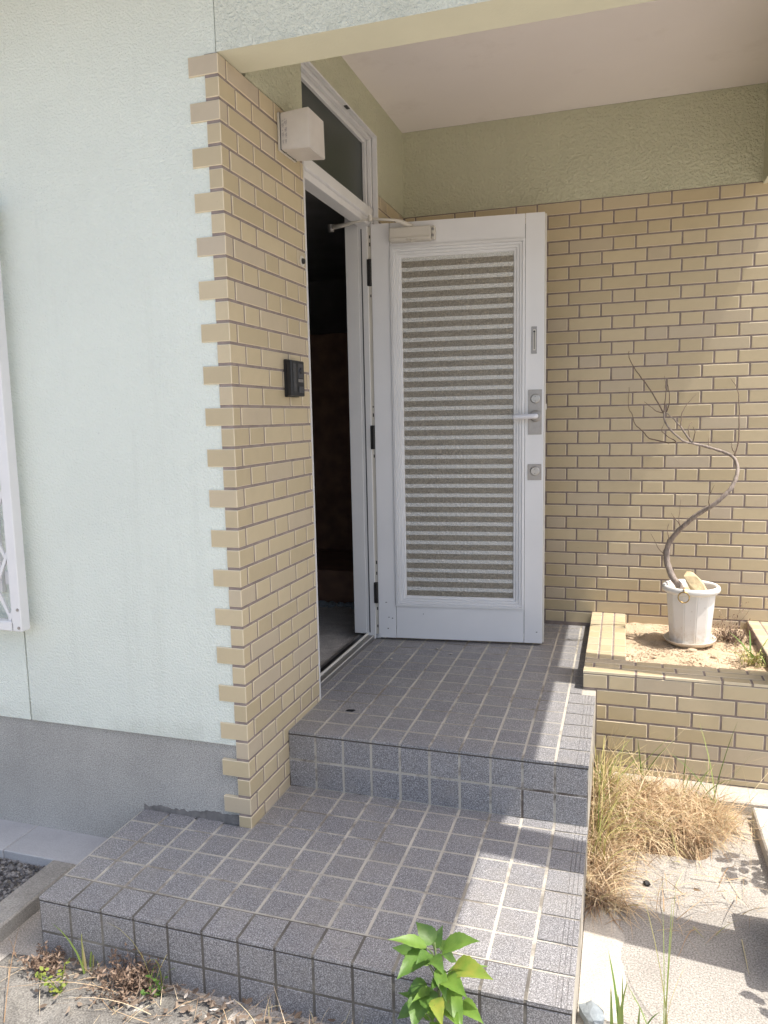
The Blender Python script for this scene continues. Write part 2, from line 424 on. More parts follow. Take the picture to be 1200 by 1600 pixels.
def put_brick(parent, face, a0, a1, zmid, h, plane, r, name='brick'):
    w = a1-a0
    if w < .008: return None
    me = face_tile(w, h); c = (a0+a1)/2; j = r.uniform(-.0007, .0007)
    tilt = (r.uniform(-.004, .004), 0, r.uniform(-.003, .003))
    if face == '-y': return link(name, me, parent, (c, plane+j, zmid), tilt)
    if face == '+x': return link(name, me, parent, (plane+j, c, zmid), (tilt[0]*0, tilt[0], math.pi/2+tilt[2]))
def row_spans(start, lo, hi):
    """Flemish bond: header of WS+GAP then stretcher of WL+GAP, header beginning at start + k * period"""
    per = WL+WS+2*GAP; out = []; k = math.floor((lo-start)/per)-1
    while start+k*per < hi:
        s = start+k*per
        for a, b in ((s, s+WS+GAP), (s+WS+GAP, s+per)):
            a2, b2 = max(a+GAP/2, lo), min(b-GAP/2, hi)
            if b2-a2 > .01: out.append((a2, b2))
        k += 1
    return out

# --- side return wall beside the door (plane x = 0) with wrapped corner tiles
bw = empty('brick_wall', (-.05, .3, 0), 'cream brick-tiled return wall with toothed corner left of the doorway', 'brick wall')
WALL_T = -.15; YD = .664
multibox('mortar', [(-.0495, -.0028, .0028, YD, -.1, ZTOP+.002), (WALL_T, -.0495, .0160, YD, -.1, ZTOP+.002)], M_GROUT, bw)
r = random.Random(3)
def corner_tile(long_front):
    k = ('corner', long_front)
    if k in _cache: return _cache[k]
    fx, sy = (.1085, .0494) if long_front else (.0500, .1068)
    bm = box_bm((-fx, 0, 0, sy, 0, .06))
    es = [e for e in bm.edges if (abs(e.verts[0].co.x) < 1e-6 and abs(e.verts[1].co.x) < 1e-6) or (abs(e.verts[0].co.y) < 1e-6 and abs(e.verts[1].co.y) < 1e-6)]
    bmesh.ops.bevel(bm, geom=es, offset=.0024, segments=2, affect='EDGES', profile=.5)
    for f in bm.faces:
        f.material_index = 0 if max(abs(f.normal.x), abs(f.normal.y)) > .98 else 1
    me = mesh_from('corner_tile', bm, [M_BRICK, M_BEDGE]); _cache[k] = me; return me
for j in range(0, 38):
    z0 = ZC+(j-1)*.07
    lf = j % 2 == 1
    link('corner_brick', corner_tile(lf), bw, (r.uniform(-.0006, .0006), r.uniform(-.0006, .0006), z0))
    first = (.0544 if lf else .1118)
    # after the corner: stretcher on odd courses, header on even ones
    start = first + (WL+GAP) if lf else first
    for a, b in row_spans(start, first+GAP/2, YD):
        put_brick(bw, '+x', a, b, z0+.03, .06, 0.0, r)
box('edge_trim', (-.03, .0035, YD+.0005, YD+.0055, H2+.0, ZTOP), M_WHITE, bw)
# --- stucco above the tiles on the same wall, and round the door frame
ps = empty('porch_side_wall', (-.07, 1.9, H2), 'stucco wall, tinted olive for bounced light, around the transom with a tiled strip behind the open door', 'wall')
box('stucco_panel', (WALL_T, .001, .19, .672, ZTOP+.0025, 3.1), M_STUCCO_P, ps)
box('stucco_panel', (WALL_T, .001, .6725, 1.6405, 2.917, 3.1), M_STUCCO_P, ps)
box('stucco_panel', (WALL_T, .001, 1.641, YB+.01, ZTOP+.0025, 3.1), M_STUCCO_P, ps)
box('mortar', (WALL_T, -.0030, 1.641, YB-.001, -.1, ZTOP+.002), M_GROUT, ps)
for j in range(4, 38):
    z0 = ZC+(j-1)*.07
    if z0+.06 < H2: continue
    for a, b in row_spans(.0544+WL+GAP if j % 2 else .1118, 1.643, YB-.006):
        put_brick(ps, '+x', a, b, z0+.03, .06, 0.0, r)

# --- back wall
kw = empty('brick_wall', (1.0, YB+.05, H2), 'cream brick-tiled back wall of the porch with stucco band above, tinted olive for bounced light', 'brick wall')
XR = 2.3
box('mortar', (0.001, XR, YB+.0028, YB+.15, -.2, ZTOP-.002), M_GROUT, kw)
box('stucco_band', (-.005, XR, YB+.001, YB+.15, ZTOP-.0015, 3.1), M_STUCCO_P, kw)
ZB = 2.6268; hidden = []
for row in range(34):
    zm = ZB-.07*row-.035
    st = 1.0097 if row % 2 == 0 else 1.0097+.1755
    for a, b in row_spans(st, .012, 2.29):
        vis = (b > .80 and a < 2.0) or row < 3
        if vis: put_brick(kw, '-y', a, b, zm, .06, YB, r)
        else: hidden.append((a, b, zm))
bm = bmesh.new()
for a, b, zm in hidden: box_bm((a, b, YB, YB+.01, zm-.03, zm+.03), bm, .002)
tag(link('brick_courses', mesh_from('brick_courses', bm, M_BRICK), kw), kind='stuff')

# ------------------------------------------------------------------ front stucco wall
fw = empty('stucco_wall', (-1.2, .1, ZG), 'pale mint stucco wall on a grey foundation, left of the doorway', 'wall')
SY = .006; ST = .15; GJ = .0035
ZF = .305
multibox('stucco_panel', [(-.956, -.0497, SY, ST, ZF, 3.12), (-.0496, -.006-GJ, SY, ST, ZTOP+.004, 3.12)], M_STUCCO, fw)
box('stucco_panel', (-3.2, -.956-2*GJ, SY, ST, ZF, .82), M_STUCCO, fw)
box('stucco_panel', (-3.2, -.956-2*GJ, SY, ST, 2.12, 3.12), M_STUCCO, fw)
box('stucco_panel', (-3.2, -2.3, SY, ST, .8205, 2.1195), M_STUCCO, fw)
box('stucco_panel', (-1.03, -.956-2*GJ, SY, ST, .8205, 2.1195), M_STUCCO, fw)
box('wall_core', (-3.2, -.007, SY+.02, ST-.01, ZF+.01, .80), M_FOUND, fw)
box('wall_core', (-1.02, -.007, SY+.02, ST-.01, .80, 3.1), M_FOUND, fw)
box('foundation', (-3.2, -.0497, .0155, ST+.02, ZG-.05, ZF-.0015), M_FOUND, fw)
# ragged mortar patch where the step meets the foundation
bm = bmesh.new(); n = 60; top = []; bot = []
for i in range(n+1):
    x = -.463+.458*i/n
    h = .012+.028*abs(noise.noise(Vector((x*9, 0, 2))))+.012*noise.noise(Vector((x*60, 1, 0)))+.018*max(0, 1-abs(x+.12)/.25)
    top.append(bm.verts.new((x, .0135+.001*noise.noise(Vector((x*40, 3, 3))), max(.004, h)))); bot.append(bm.verts.new((x, .0115, -.004)))
tb = [bm.verts.new((v.co.x, .017, v.co.z)) for v in top]
for i in range(n):
    bm.faces.new((bot[i], bot[i+1], top[i+1], top[i])); bm.faces.new((top[i], top[i+1], tb[i+1], tb[i]))
link('mortar_patch', mesh_from('mortar_patch', bm, simple('dark_mortar', (.175, .165, .155), .95, .25, 30, (120, .004))), fw)

# ------------------------------------------------------------------ porch beams, pillars, ceiling, roof
o = box('front_beam', (-.0055, 2.04, .0035, .165, ZTOP+.0035, 3.118), [M_STUCCO_B, M_SOFFIT], None)
for f in o.data.polygons: f.material_index = 1 if f.normal.z < -.5 else 0
tag(o, 'rough mint stucco beam spanning the front of the porch', 'beam')
o = box('side_beam', (1.913, 2.04, .1655, 2.1405, 2.614, 3.099), [M_STUCCO_P, M_SOFFIT], None)
for f in o.data.polygons: f.material_index = 1 if f.normal.z < -.5 else 0
tag(o, 'stucco side beam at the right end of the porch ceiling', 'beam')
for nm, y0, y1, lab in (('porch_pillar', -.045, .138, 'square stucco pillar at the front right corner of the porch'), ('porch_pillar', 1.058, 1.253, 'square stucco pillar on the planter at the right of the porch')):
    t = empty(nm, (1.975, (y0+y1)/2, ZG), lab, 'pillar', 'porch pillars')
    base = -.2 if y0 < 0 else .321
    box('shaft', (1.912, 2.042, y0, y1, base, 2.6135 if y0 > 0 else ZTOP+.003), M_STUCCO_P, t, .004)
    if y0 < 0: box('plinth', (1.76, 2.10, -.085, .26, ZG, .10), M_FOUND, t, .008)
tag(box('ceiling', (-.004, 1.9125, .1655, YB-.001, 3.1, 3.12), M_CEIL), kind='structure')
rf = empty('roof', (0, 1, 3.12), 'flat porch roof slab with front overhang', 'roof')
box('slab', (-3.3, 2.22, -.745, 4.3, 3.1205, 3.30), M_ROOF, rf, .01)

# ------------------------------------------------------------------ room behind the doorway
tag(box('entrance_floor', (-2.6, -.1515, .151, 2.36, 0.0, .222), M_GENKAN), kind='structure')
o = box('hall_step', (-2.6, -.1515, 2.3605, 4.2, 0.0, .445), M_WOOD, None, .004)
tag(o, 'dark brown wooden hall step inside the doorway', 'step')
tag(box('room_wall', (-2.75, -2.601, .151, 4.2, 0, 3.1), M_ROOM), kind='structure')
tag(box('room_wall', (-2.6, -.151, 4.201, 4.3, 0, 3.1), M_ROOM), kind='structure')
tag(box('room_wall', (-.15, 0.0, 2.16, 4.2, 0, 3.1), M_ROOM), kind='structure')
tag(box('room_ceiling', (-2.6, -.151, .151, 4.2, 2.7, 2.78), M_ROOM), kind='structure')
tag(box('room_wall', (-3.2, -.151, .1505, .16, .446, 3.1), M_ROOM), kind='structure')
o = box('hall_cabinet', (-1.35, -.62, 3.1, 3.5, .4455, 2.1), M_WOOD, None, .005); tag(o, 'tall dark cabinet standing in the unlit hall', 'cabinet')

# ------------------------------------------------------------------ tiled steps
def floor_tile(w, d, gx=0, gy=0):
    """speckled tile, top centre at origin; gx grooves along Y near +X edge, gy grooves along X near -Y edge"""
    k = ('floor', round(w, 4), round(d, 4), gx, gy)
    if k in _cache: return _cache[k]
    ch = .0016; dep = .010; bm = bmesh.new()
    def profile(L, groove_at, gd):
        pts = [(-L/2, -ch), (-L/2+ch, 0)]
        for g in sorted(groove_at): pts += [(g-.0007-gd*.45, 0), (g-.0004, -gd), (g+.0004, -gd), (g+.0007+gd*.45, 0)]
        return pts + [(L/2-ch, 0), (L/2, -ch)]
    if gx or not gy:
        gr = [w/2-.016-i*.0135 for i in range(gx)]
        pr = profile(w, gr, .0024); ends = (-d/2, d/2)
        A = [[bm.verts.new((u, v, z)) for u, z in pr] for v in ends]
        for i in range(len(pr)-1): bm.faces.new((A[0][i], A[0][i+1], A[1][i+1], A[1][i]))
    else:
        gr = [-d/2+.014+i*.0125 for i in range(gy)]
        pr = profile(d, gr, .0007); ends = (w/2, -w/2)
        A = [[bm.verts.new((v, u, z)) for u, z in pr] for v in ends]
        for i in range(len(pr)-1): bm.faces.new((A[0][i], A[0][i+1], A[1][i+1], A[1][i]))
    lo = [bm.verts.new(p) for p in ((-w/2, -d/2, -dep), (w/2, -d/2, -dep), (w/2, d/2, -dep), (-w/2, d/2, -dep))]
    top = box_bm((-w/2, w/2, -d/2, d/2, -dep, -ch), bm)
    bm.faces.ensure_lookup_table()
    bmesh.ops.delete(bm, geom=lo, context='VERTS')
    # drop the flat lid of the box under the profiled top
    for f in list(bm.faces):
        if f.normal.length == 0: f.normal_update()
    bm.normal_update()
    lids = [f for f in bm.faces if len(f.verts) == 4 and all(abs(v.co.z+ch) < 1e-7 for v in f.verts) and f.calc_area() > w*d*.9]
    bmesh.ops.delete(bm, geom=lids, context='FACES_ONLY')
    me = mesh_from('floor_tile', bm, M_TILE); _cache[k] = me; return me
J = .0086
def lay_floor(parent, cells, z, r, proud=.0022):
    for (x0, x1, y0, y1, gx, gy) in cells:
        w, d = x1-x0, y1-y0
        if w < .012 or d < .012: continue
        link('tile', floor_tile(w, d, gx, gy), parent, ((x0+x1)/2, (y0+y1)/2, z+r.uniform(-.0004, .0004)), (r.uniform(-.0015, .0015), r.uniform(-.0015, .0015), r.uniform(-.006, .006)))
def lay_riser(parent, i0, i1, y, ztop, zs, r):
    for i in range(i0, i1):
        for za, zb in zs:
            w, h = P-J, zb-za
            me = face_tile(w, h, .011, .0016, [M_TILE, M_TILE], 'r')
            link('riser_tile', me, parent, ((i+.5)*P, y+r.uniform(-.0007, .0007), (za+zb)/2), (0, 0, r.uniform(-.003, .003)))
r = random.Random(11); M_NOSE = simple('shaded_nose_joint', (.07, .062, .055), .95, .3, 30)  # dark grout joint, with the shadow below the tile nose in its colour
s1 = empty('tiled_step', (.35, -.1, ZG), 'wide lower step of square speckled grey tiles', 'step')
XL, XRt = -4*P, 10*P
XC = 9*P+J/2+.0005   # the grooved edge column lies on a slightly deeper bed
multibox('mortar_bed', [(XL+.001, XC, YN+.004, -.001, ZG-.05, -.0010), (.0005, XC, -.0009, YR+.004, ZG-.05, -.0010), (XC, XRt-.0005, YN+.004, YR+.004, ZG-.05, -.0030)], M_FGROUT, s1)
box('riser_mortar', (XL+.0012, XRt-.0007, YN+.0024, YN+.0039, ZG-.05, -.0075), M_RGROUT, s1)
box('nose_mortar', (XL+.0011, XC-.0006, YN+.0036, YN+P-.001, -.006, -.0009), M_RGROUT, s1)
cells = []
for i in range(-4, 10):
    for k in range(0, 8):
        y0, y1 = YN+k*P, YN+(k+1)*P
        ymax = .011 if i < -1 else (-.002 if i < 0 else YR+.002)
        if y0 > ymax-.01: continue
        gx = 3 if (i == 9) else 0; gy = 4 if (k == 0 and i < 9) else 0
        cells.append((i*P+J/2, (i+1)*P-(J/2 if i < 9 else .0), y0+(J/2 if k else 0.0), min(y1-J/2, ymax), gx, gy))
lay_floor(s1, cells, 0.0, r)
lay_riser(s1, -4, 10, YN+.0005, 0, [(-P-.002+J/2, -.0165), (-2*P-.004+J/2, -P-.002-J/2)], r)
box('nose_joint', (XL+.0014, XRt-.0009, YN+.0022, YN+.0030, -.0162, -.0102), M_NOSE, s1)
s2 = empty('tiled_step', (.58, 1.2, 0), 'upper landing of square speckled grey tiles under the door', 'step')
multibox('mortar_bed', [(.0005, XC, YR+.0042, YB+.0027, -.05, H2-.0010), (XC, XRt-.0005, YR+.0042, 1.088, -.05, H2-.0030), (XC, XRt-.0005, 1.088, YB+.0027, -.05, H2-.0010)], M_FGROUT, s2)
box('mortar_bed', (-.052, -.0001, .672, 1.642, .0, H2-.0012), M_FGROUT, s2)
box('riser_mortar', (.0007, XRt-.0007, YR+.0016, YR+.0041, -.003, H2-.0075), M_RGROUT2, s2)
cells = []
for i in range(0, 10):
    for k in range(0, 16):
        y0, y1 = YR+k*P, YR+(k+1)*P
        x1 = (i+1)*P-(J/2 if i < 9 else 0)
        if i == 9 and y1 > 1.09: x1 = 1.1025
        gx = 3 if (i == 9 and y1 <= 1.09) else 0; gy = 4 if (k == 0 and i < 9) else 0
        cells.append((i*P+J/2, x1, y0+(J/2 if k else 0.0), min(y1-J/2, YB-.002), gx, gy))
for k in range(3, 12):
    y0, y1 = max(YR+k*P, .674), min(YR+(k+1)*P, 1.64)
    cells.append((-.050, -J/2, y0+J/2, y1-J/2, 0, 0))
lay_floor(s2, cells, H2, r)
lay_riser(s2, 0, 10, YR+.0005, H2, [(H2-P-.002+J/2, H2-.0165), (.003, H2-P-.002-J/2)], r)
box('nose_joint', (.0009, XRt-.0009, YR+.0011, YR+.0015, H2-.0163, H2-.0102), M_NOSE, s2)

# ------------------------------------------------------------------ planter
pl = empty('brick_planter', (1.55, 1.6, ZG), 'low cream brick-tiled planter box beside the landing', 'planter')
PX0, PX1, PY0, PZ = 1.105, 2.12, 1.09, .32; PW = .183
multibox('mortar', [(PX0+.0030, PX1, PY0+.0030, PY0+PW-.004, -.19, PZ-.0028), (PX0+.0030, PX0+PW-.004, PY0+PW-.004, YB+.0028, -.19, PZ-.0030), (1.925, PX1, PY0+PW-.004, YB+.0028, -.19, PZ-.0029)], M_GROUT, pl)
r = random.Random(21)
for row in range(7):
    zt = PZ-.0165-row*.07; zb = zt-.06
    if row == 6: zb = -.1395
    lo = PX0+.001 if zt-.06 > H2-.02 else XRt+.004
    for a, b in row_spans(1.212 if row % 2 == 0 else 1.386, lo, PX1):
        if b-a < .02: continue
        put_brick(pl, '-y', a, b, (zt+zb)/2, zt-zb, PY0, r)
def cap(parent, x0, x1, y0, y1, z):
    w, d = x1-x0, y1-y0; k = ('cap', round(w, 4), round(d, 4))
    if k not in _cache:
        bm = bmesh.new(); ch = .002
        lo = [bm.verts.new(p) for p in ((-w/2, -d/2, -.012), (w/2, -d/2, -.012), (w/2, d/2, -.012), (-w/2, d/2, -.012))]
        md = [bm.verts.new((p.co.x, p.co.y, -ch)) for p in lo]
        hi = [bm.verts.new((p.co.x-math.copysign(ch, p.co.x), p.co.y-math.copysign(ch, p.co.y), 0)) for p in lo]
        bm.faces.new(hi).material_index = 0
        for i in range(4):
            j = (i+1) % 4
            bm.faces.new((lo[i], lo[j], md[j], md[i])).material_index = 1; bm.faces.new((md[i], md[j], hi[j], hi[i])).material_index = 1
        _cache[k] = mesh_from('cap_tile', bm, [M_BRICK, M_BEDGE])
    link('cap_tile', _cache[k], parent, ((x0+x1)/2, (y0+y1)/2, z+r.uniform(-.0006, .0006)), (r.uniform(-.003, .003), r.uniform(-.003, .003), 0))
cw = .0555; cg = .0085
for k in range(3):
    y0 = PY0+k*(cw+cg)
    for a, b in row_spans(1.33+.17*(k % 2), PX0 if k == 0 else PX0+.001, PX1): cap(pl, a, b, y0, y0+cw, PZ)
for k in range(3):
    x0 = PX0+k*(cw+cg)
    yy = PY0+3*(cw+cg); n = 0
    while yy < YB-.004:
        e = min(yy+.1045, YB-.002)
        if e-yy > .02: cap(pl, x0, x0+cw, yy, e, PZ)
        yy += .113
    x0 = 1.927+k*(cw+cg); yy = PY0+3*(cw+cg)
    while yy < YB-.004:
        e = min(yy+.1045, YB-.002)
        if e-yy > .02: cap(pl, x0, x0+cw, yy, e, PZ)
        yy += .113
for row in range(2):
    for a, b in row_spans(PY0+.12, PY0+.005, YB-.004):
        zt = PZ-.0165-row*.07; zb = max(zt-.06, H2+.001)
        if zt-zb > .012:
            me = face_tile(b-a, zt-zb); link('brick', me, pl, (PX0, (a+b)/2, (zt+zb)/2), (0, 0, -math.pi/2))
so = sheet('soil', PX0+PW-.006, 1.9285, PY0+PW-.006, YB+.003, .268, M_SAND, 90, 90, .009, 9, 1.5); tag(so, 'dry sandy soil filling the planter', 'soil', kind='stuff')
tag(chips('soil_crumbs', 2600, lambda r: (1.285+.63*r.random(), 1.28+.85*r.random()), .268, .0045, M_SAND, 9), 'small crumbs of dry soil in the planter', 'soil', kind='stuff')

# ------------------------------------------------------------------ door frame and transom
df = empty('door_frame', (-.08, 1.15, H2), 'white aluminium door frame with dark transom window above', 'door frame')
FY0, FY1, FZ = .6725, 1.6405, 2.9165
# three stepped rings (x range, inner y0, inner y1, inner top)
steps = [(-.018, .006, .690, 1.624, 2.908), (-.0415, -.0210, .700, 1.610, 2.894), (-.095, -.0445, .724, 1.592, 2.874)]
for (xa, xb, ya, yb, zt) in steps:
    if xb < -.04: box('jamb', (xa, xb, FY0+.0005, ya, H2+.003, zt-.0005), M_WHITE, df, .0015)
    box('jamb', (xa, xb, yb, FY1-.0005, H2+.003, zt-.0005), M_WHITE, df, .0015)
    box('head', (xa, xb, FY0+.0005, FY1-.0005, zt, FZ), M_WHITE, df, .0015)
box('jamb_groove', (-.0800, -.0740, 1.5905, 1.5938, .27, 2.45), M_DARKGREY, df)
box('jamb_board', (-.168, -.0955, 1.590, 1.6400, .262, 2.70), M_WHITE, df, .002)
box('jamb_board', (-.190, -.0955, FY0, .716, .262, 2.70), M_WHITE, df, .002)
box('transom_bar', (-.085, -.012, .7005, 1.5935, 2.495, 2.545), M_WHITE, df, .003)
box('transom_bar', (-.095, -.028, .7005, 1.5935, 2.4635, 2.4945), M_WHITE, df, .002)
box('transom_lip', (-.060, -.040, .7245, 1.5935, 2.5455, 2.556), M_WHITE, df, .002)
box('transom_lip', (-.060, -.040, 1.580, 1.5935, 2.5565, 2.8755), M_WHITE, df, .002)
def dark_glass():
    t = NT('transom_glass'); v = t.coords()
    c = t.ramp(t.noise(v, 3, 3), [(.3, (.022, .032, .028)), (.7, (.035, .045, .040))])
    t.bump(t.noise(v, 220, 2), .0006, .35)
    return t.set(c, .28, **{'Specular IOR Level': .35})
box('transom_glass', (-.0645, -.0605, .7245, 1.5935, 2.546, 2.8755), dark_glass(), df)
box('vent_slot', (-.012, .0048, 1.195, 1.235, 2.905, 2.912), M_BLACK, df)
# threshold
box('threshold', (-.150, -.0525, FY0, FY1, .15, .2535), M_METAL, df, .002)
box('threshold_rail', (-.098, -.086, .7245, 1.5935, .2538, .2660), M_WARMWHITE, df, .003)
box('threshold_groove', (-.128, -.106, .7245, 1.5935, .2538, .2555), M_BLACK, df)
box('threshold_edge', (-.058, -.0505, FY0, FY1, .2538, .2570), M_WARMWHITE, df, .001)
# hinge-side strip with screw marks
box('hinge_strip', (-.0455, -.0200, 1.6010, 1.6038, .262, 2.46), M_WARMWHITE, df)
rr = random.Random(5)
for z in (.30, .40, .60, .66, 1.25, 1.47, 1.52, 2.10, 2.36, 2.40):
    box('screw_mark', (-.036, -.030, 1.5998, 1.6008, z, z+.008+.012*rr.random()), M_RUBBER, df)

# ------------------------------------------------------------------ front door (standing open a little past square)
DX, DY, DZ = -.025, 1.594, .245
dr = empty('front_door', (DX, DY, DZ), 'white open front door with striped textured glass panel', 'door')
dr.rotation_euler = (0, 0, math.radians(6.28))
def dpart(name, dims, m, parent=dr, bevel=0.0, seg=1):
    """door-local box; x along the door, -y towards the viewer, z up from the door foot"""
    x0, x1, y0, y1, z0, z1 = dims
    bm = box_bm(dims, bevel=bevel, seg=seg)
    return dmesh(name, bm, m, parent)
def dmesh(name, bm, m, parent=dr, smooth=False):
    # put the origin at the part's own base centre
    vs = [v.co.copy() for v in bm.verts]
    c = Vector(((min(v.x for v in vs)+max(v.x for v in vs))/2, (min(v.y for v in vs)+max(v.y for v in vs))/2, min(v.z for v in vs)))
    bmesh.ops.translate(bm, vec=-c, verts=bm.verts)
    o = bpy.data.objects.new(name, mesh_from(name, bm, m, smooth)); col.objects.link(o); o.parent = parent
    o.location = c
    if parent is not dr: o.location = c - parent.location
    return o
HT = 2.225; W = .893; T = .040
dpart('core', (.09, .12, .006, T-.006, .05, HT-.05), M_RUBBER)
dpart('core', (.78, .81, .006, T-.006, .05, HT-.05), M_RUBBER)
dpart('stile', (0, .0990, 0, T, 0, HT), M_DOOR, bevel=.0015)
dpart('stile', (.7985, W, 0, T, 0, HT), M_DOOR, bevel=.0015)
dpart('rail', (.1012, .7963, .0006, T-.001, 2.1065, HT-.0008), M_DOOR, bevel=.001)
dpart('rail', (.1012, .7963, .0006, T-.001, 0.0008, .1818), M_DOOR, bevel=.001)
dpart('edge_strip', (W+.0003, W+.010, .008, .032, .004, HT-.006), M_WARMWHITE, bevel=.0015)
dpart('latch', (W+.0102, W+.016, .010, .030, 1.245, 1.275), M_WARMWHITE, bevel=.001)
dpart('latch', (W+.0102, W+.013, .012, .028, .9, .94), M_METAL, bevel=.001)
# stepped moulding round the glass
bm = bmesh.new()
ox0, ox1, oz0, oz1 = .1008, .7967, .1834, 2.1046
prof = [(0, .010), (0, -.008), (.0125, -.010), (.0145, -.002), (.0165, -.005), (.027, -.005), (.029, .003), (.031, .0005), (.041, .0005), (.043, .008), (.045, .006), (.055, .007), (.058, .012), (.058, .022)]
rings = []
for ins, y in prof:
    rings.append([bm.verts.new(p) for p in ((ox0+ins, y, oz0+ins), (ox1-ins, y, oz0+ins), (ox1-ins, y, oz1-ins), (ox0+ins, y, oz1-ins))])
for a, b in zip(rings, rings[1:]):
    for k in range(4): bm.faces.new((a[k], a[(k+1) % 4], b[(k+1) % 4], b[k]))
dmesh('moulding', bm, M_DOOR)
def door_glass(name, frost):
    t = NT(name); v = t.coords()
    vo = t.node('ShaderNodeTexVoronoi'); vo.inputs['Scale'].default_value = 95; vo.feature = 'SMOOTH_F1'; t.l.new(v, vo.inputs['Vector'])
    b1 = t.bump(vo.outputs['Distance'], .004, .9); t.bump(t.noise(v, 340, 2), .0012, .6, b1)
    if frost: return t.set(t.ramp(t.noise(v, 240, 2), [(.35, (.42, .42, .40)), (.65, (.70, .70, .67))]), .55)
    return t.set(t.ramp(t.noise(v, 200, 2), [(.35, (.28, .255, .21)), (.65, (.52, .475, .395))]), .34, **{'Transmission Weight': .45, 'IOR': 1.45})
gl = dpart('glass_pane', (.156, .742, .0150, .0200, .237, 2.051), door_glass('textured_glass', False))
MF = door_glass('frosted_stripe', True)
NS = 35; pit = (2.050-.242)/NS
for k in range(NS):
    z0 = 2.050-.0225-k*pit
    dpart('frosted_stripe', (.1592, .7382, .0138, .0146, z0, z0+.0205), MF, gl)
# closer body
cb = dpart('door_closer', (.106, .325, -.052, -.0005, 2.118, 2.188), M_WARMWHITE, bevel=.006, seg=2)
dpart('closer_cap', (.3255, .345, -.046, -.0005, 2.122, 2.186), M_WARMWHITE, cb, .005, 2)
dpart('closer_cover', (.112, .320, -.058, -.0522, 2.120, 2.136), M_WARMWHITE, cb, .003)
for z in (2.138, 2.168):
    bm = bmesh.new(); tube_bm(bm, [(.334, -.0462, z), (.334, -.052, z)], [.007, .007], 12); dmesh('screw', bm, M_METAL, cb)
bm = bmesh.new(); tube_bm(bm, [(.205, -.058, 2.118), (.225, -.060, 2.112), (.232, -.060, 2.113)], [.006, .007, .004], 8); dmesh('adjuster', bm, M_WARMWHITE, cb)
# arm: elbow swings back into the opening and returns to the frame head
def dlocal(p):
    a = math.radians(-6.28); x, y = p[0]-DX, p[1]-DY
    return (x*math.cos(a)-y*math.sin(a), x*math.sin(a)+y*math.cos(a), p[2]-DZ)
pv = (.225, -.030, 2.192)
el = dlocal((.018, 1.462, 2.462)); fr = dlocal((-.215, 1.515, 2.452))
bm = bmesh.new()
mid = ((pv[0]+el[0])/2+.02, (pv[1]+el[1])/2, 2.216)
tube_bm(bm, [pv, (pv[0]-.05, pv[1]-.03, 2.210), mid, el], [.013, .012, .0075, .007], 8)
ar = dmesh('closer_arm', bm, M_WARMWHITE, smooth=True)
bm = bmesh.new(); tube_bm(bm, [(el[0], el[1], el[2]-.012), (el[0], el[1], el[2]+.016)], [.012, .012], 12); dmesh('elbow_pin', bm, M_WARMWHITE, ar)
bm = bmesh.new(); tube_bm(bm, [el, ((el[0]*2+fr[0])/3, (el[1]*2+fr[1])/3, el[2]-.002), ((el[0]+fr[0]*2)/3, (el[1]+fr[1]*2)/3, fr[2]+.002), fr], [.0055, .006, .011, .013], 8); dmesh('closer_link', bm, M_WARMWHITE, ar, True)
bm = bmesh.new(); tube_bm(bm, [(fr[0], fr[1], fr[2]-.022), (fr[0], fr[1], fr[2]+.014)], [.015, .017], 12); dmesh('link_pin', bm, M_METAL, ar)
# hinges
for z0, z1 in ((1.912, 2.049), (1.051, 1.179), (.196, .313)):
    h = dpart('hinge', (-.024, .0, -.004, .030, z0, z1), M_RUBBER, bevel=.002)
    bm = bmesh.new(); tube_bm(bm, [(-.006, -.006, z0+.002), (-.006, -.006, z1-.002)], [.008, .008], 10); dmesh('knuckle', bm, M_RUBBER, h)
# slot plate, lock plates, cylinders, lever
sp = dpart('finger_slot', (.829, .857, -.003, -.0003, 1.530, 1.667), M_METAL, bevel=.001)
dpart('slot_recess', (.838, .850, -.0036, -.0031, 1.547, 1.652), M_WARMWHITE, sp)
dpart('slot_opening', (.8415, .8455, -.0042, -.0037, 1.552, 1.647), M_BLACK, sp)
bm = bmesh.new(); tube_bm(bm, [(.8435, -.0038, 1.641), (.8435, -.006, 1.641)], [.005, .005], 12); dmesh('slot_button', bm, M_BLACK, sp)
lp = dpart('lock_plate', (.814, .884, -.004, -.0003, 1.118, 1.348), M_METAL, bevel=.001)
lp2 = dpart('lock_plate', (.813, .884, -.004, -.0003, .881, .964), M_METAL, bevel=.001)
def knob(z, parent):
    bm = bmesh.new(); tube_bm(bm, [(.850, -.0042, z), (.850, -.010, z), (.850, -.013, z)], [.024, .024, .020], 20); c = dmesh('lock_cylinder', bm, M_CHROME, parent)
    bm = box_bm((.8485, .8515, -.0150, -.0132, z-.014, z+.014)); dmesh('keyhole', bm, M_BLACK, parent)
    bm = bmesh.new(); tube_bm(bm, [(.850, -.0132, z), (.850, -.0172, z)], [.011, .010], 14); dmesh('lock_core', bm, M_CHROME, parent)
knob(1.302, lp); knob(.928, lp2)
bm = bmesh.new(); tube_bm(bm, [(.852, -.0042, 1.213), (.852, -.008, 1.213), (.852, -.012, 1.213)], [.030, .030, .024], 22); dmesh('rose', bm, M_METAL, lp)
bm = bmesh.new()
tube_bm(bm, smooth_line([(.853, -.010, 1.213), (.853, -.045, 1.213), (.845, -.056, 1.213), (.825, -.058, 1.2125), (.780, -.056, 1.211), (.735, -.052, 1.210)], 3), [.013]*7+[.0125]*8+[.0115], 10)
dmesh('lever_handle', bm, simple('pale_lever', (.66, .67, .72), .3, .03, 10), smooth=True)
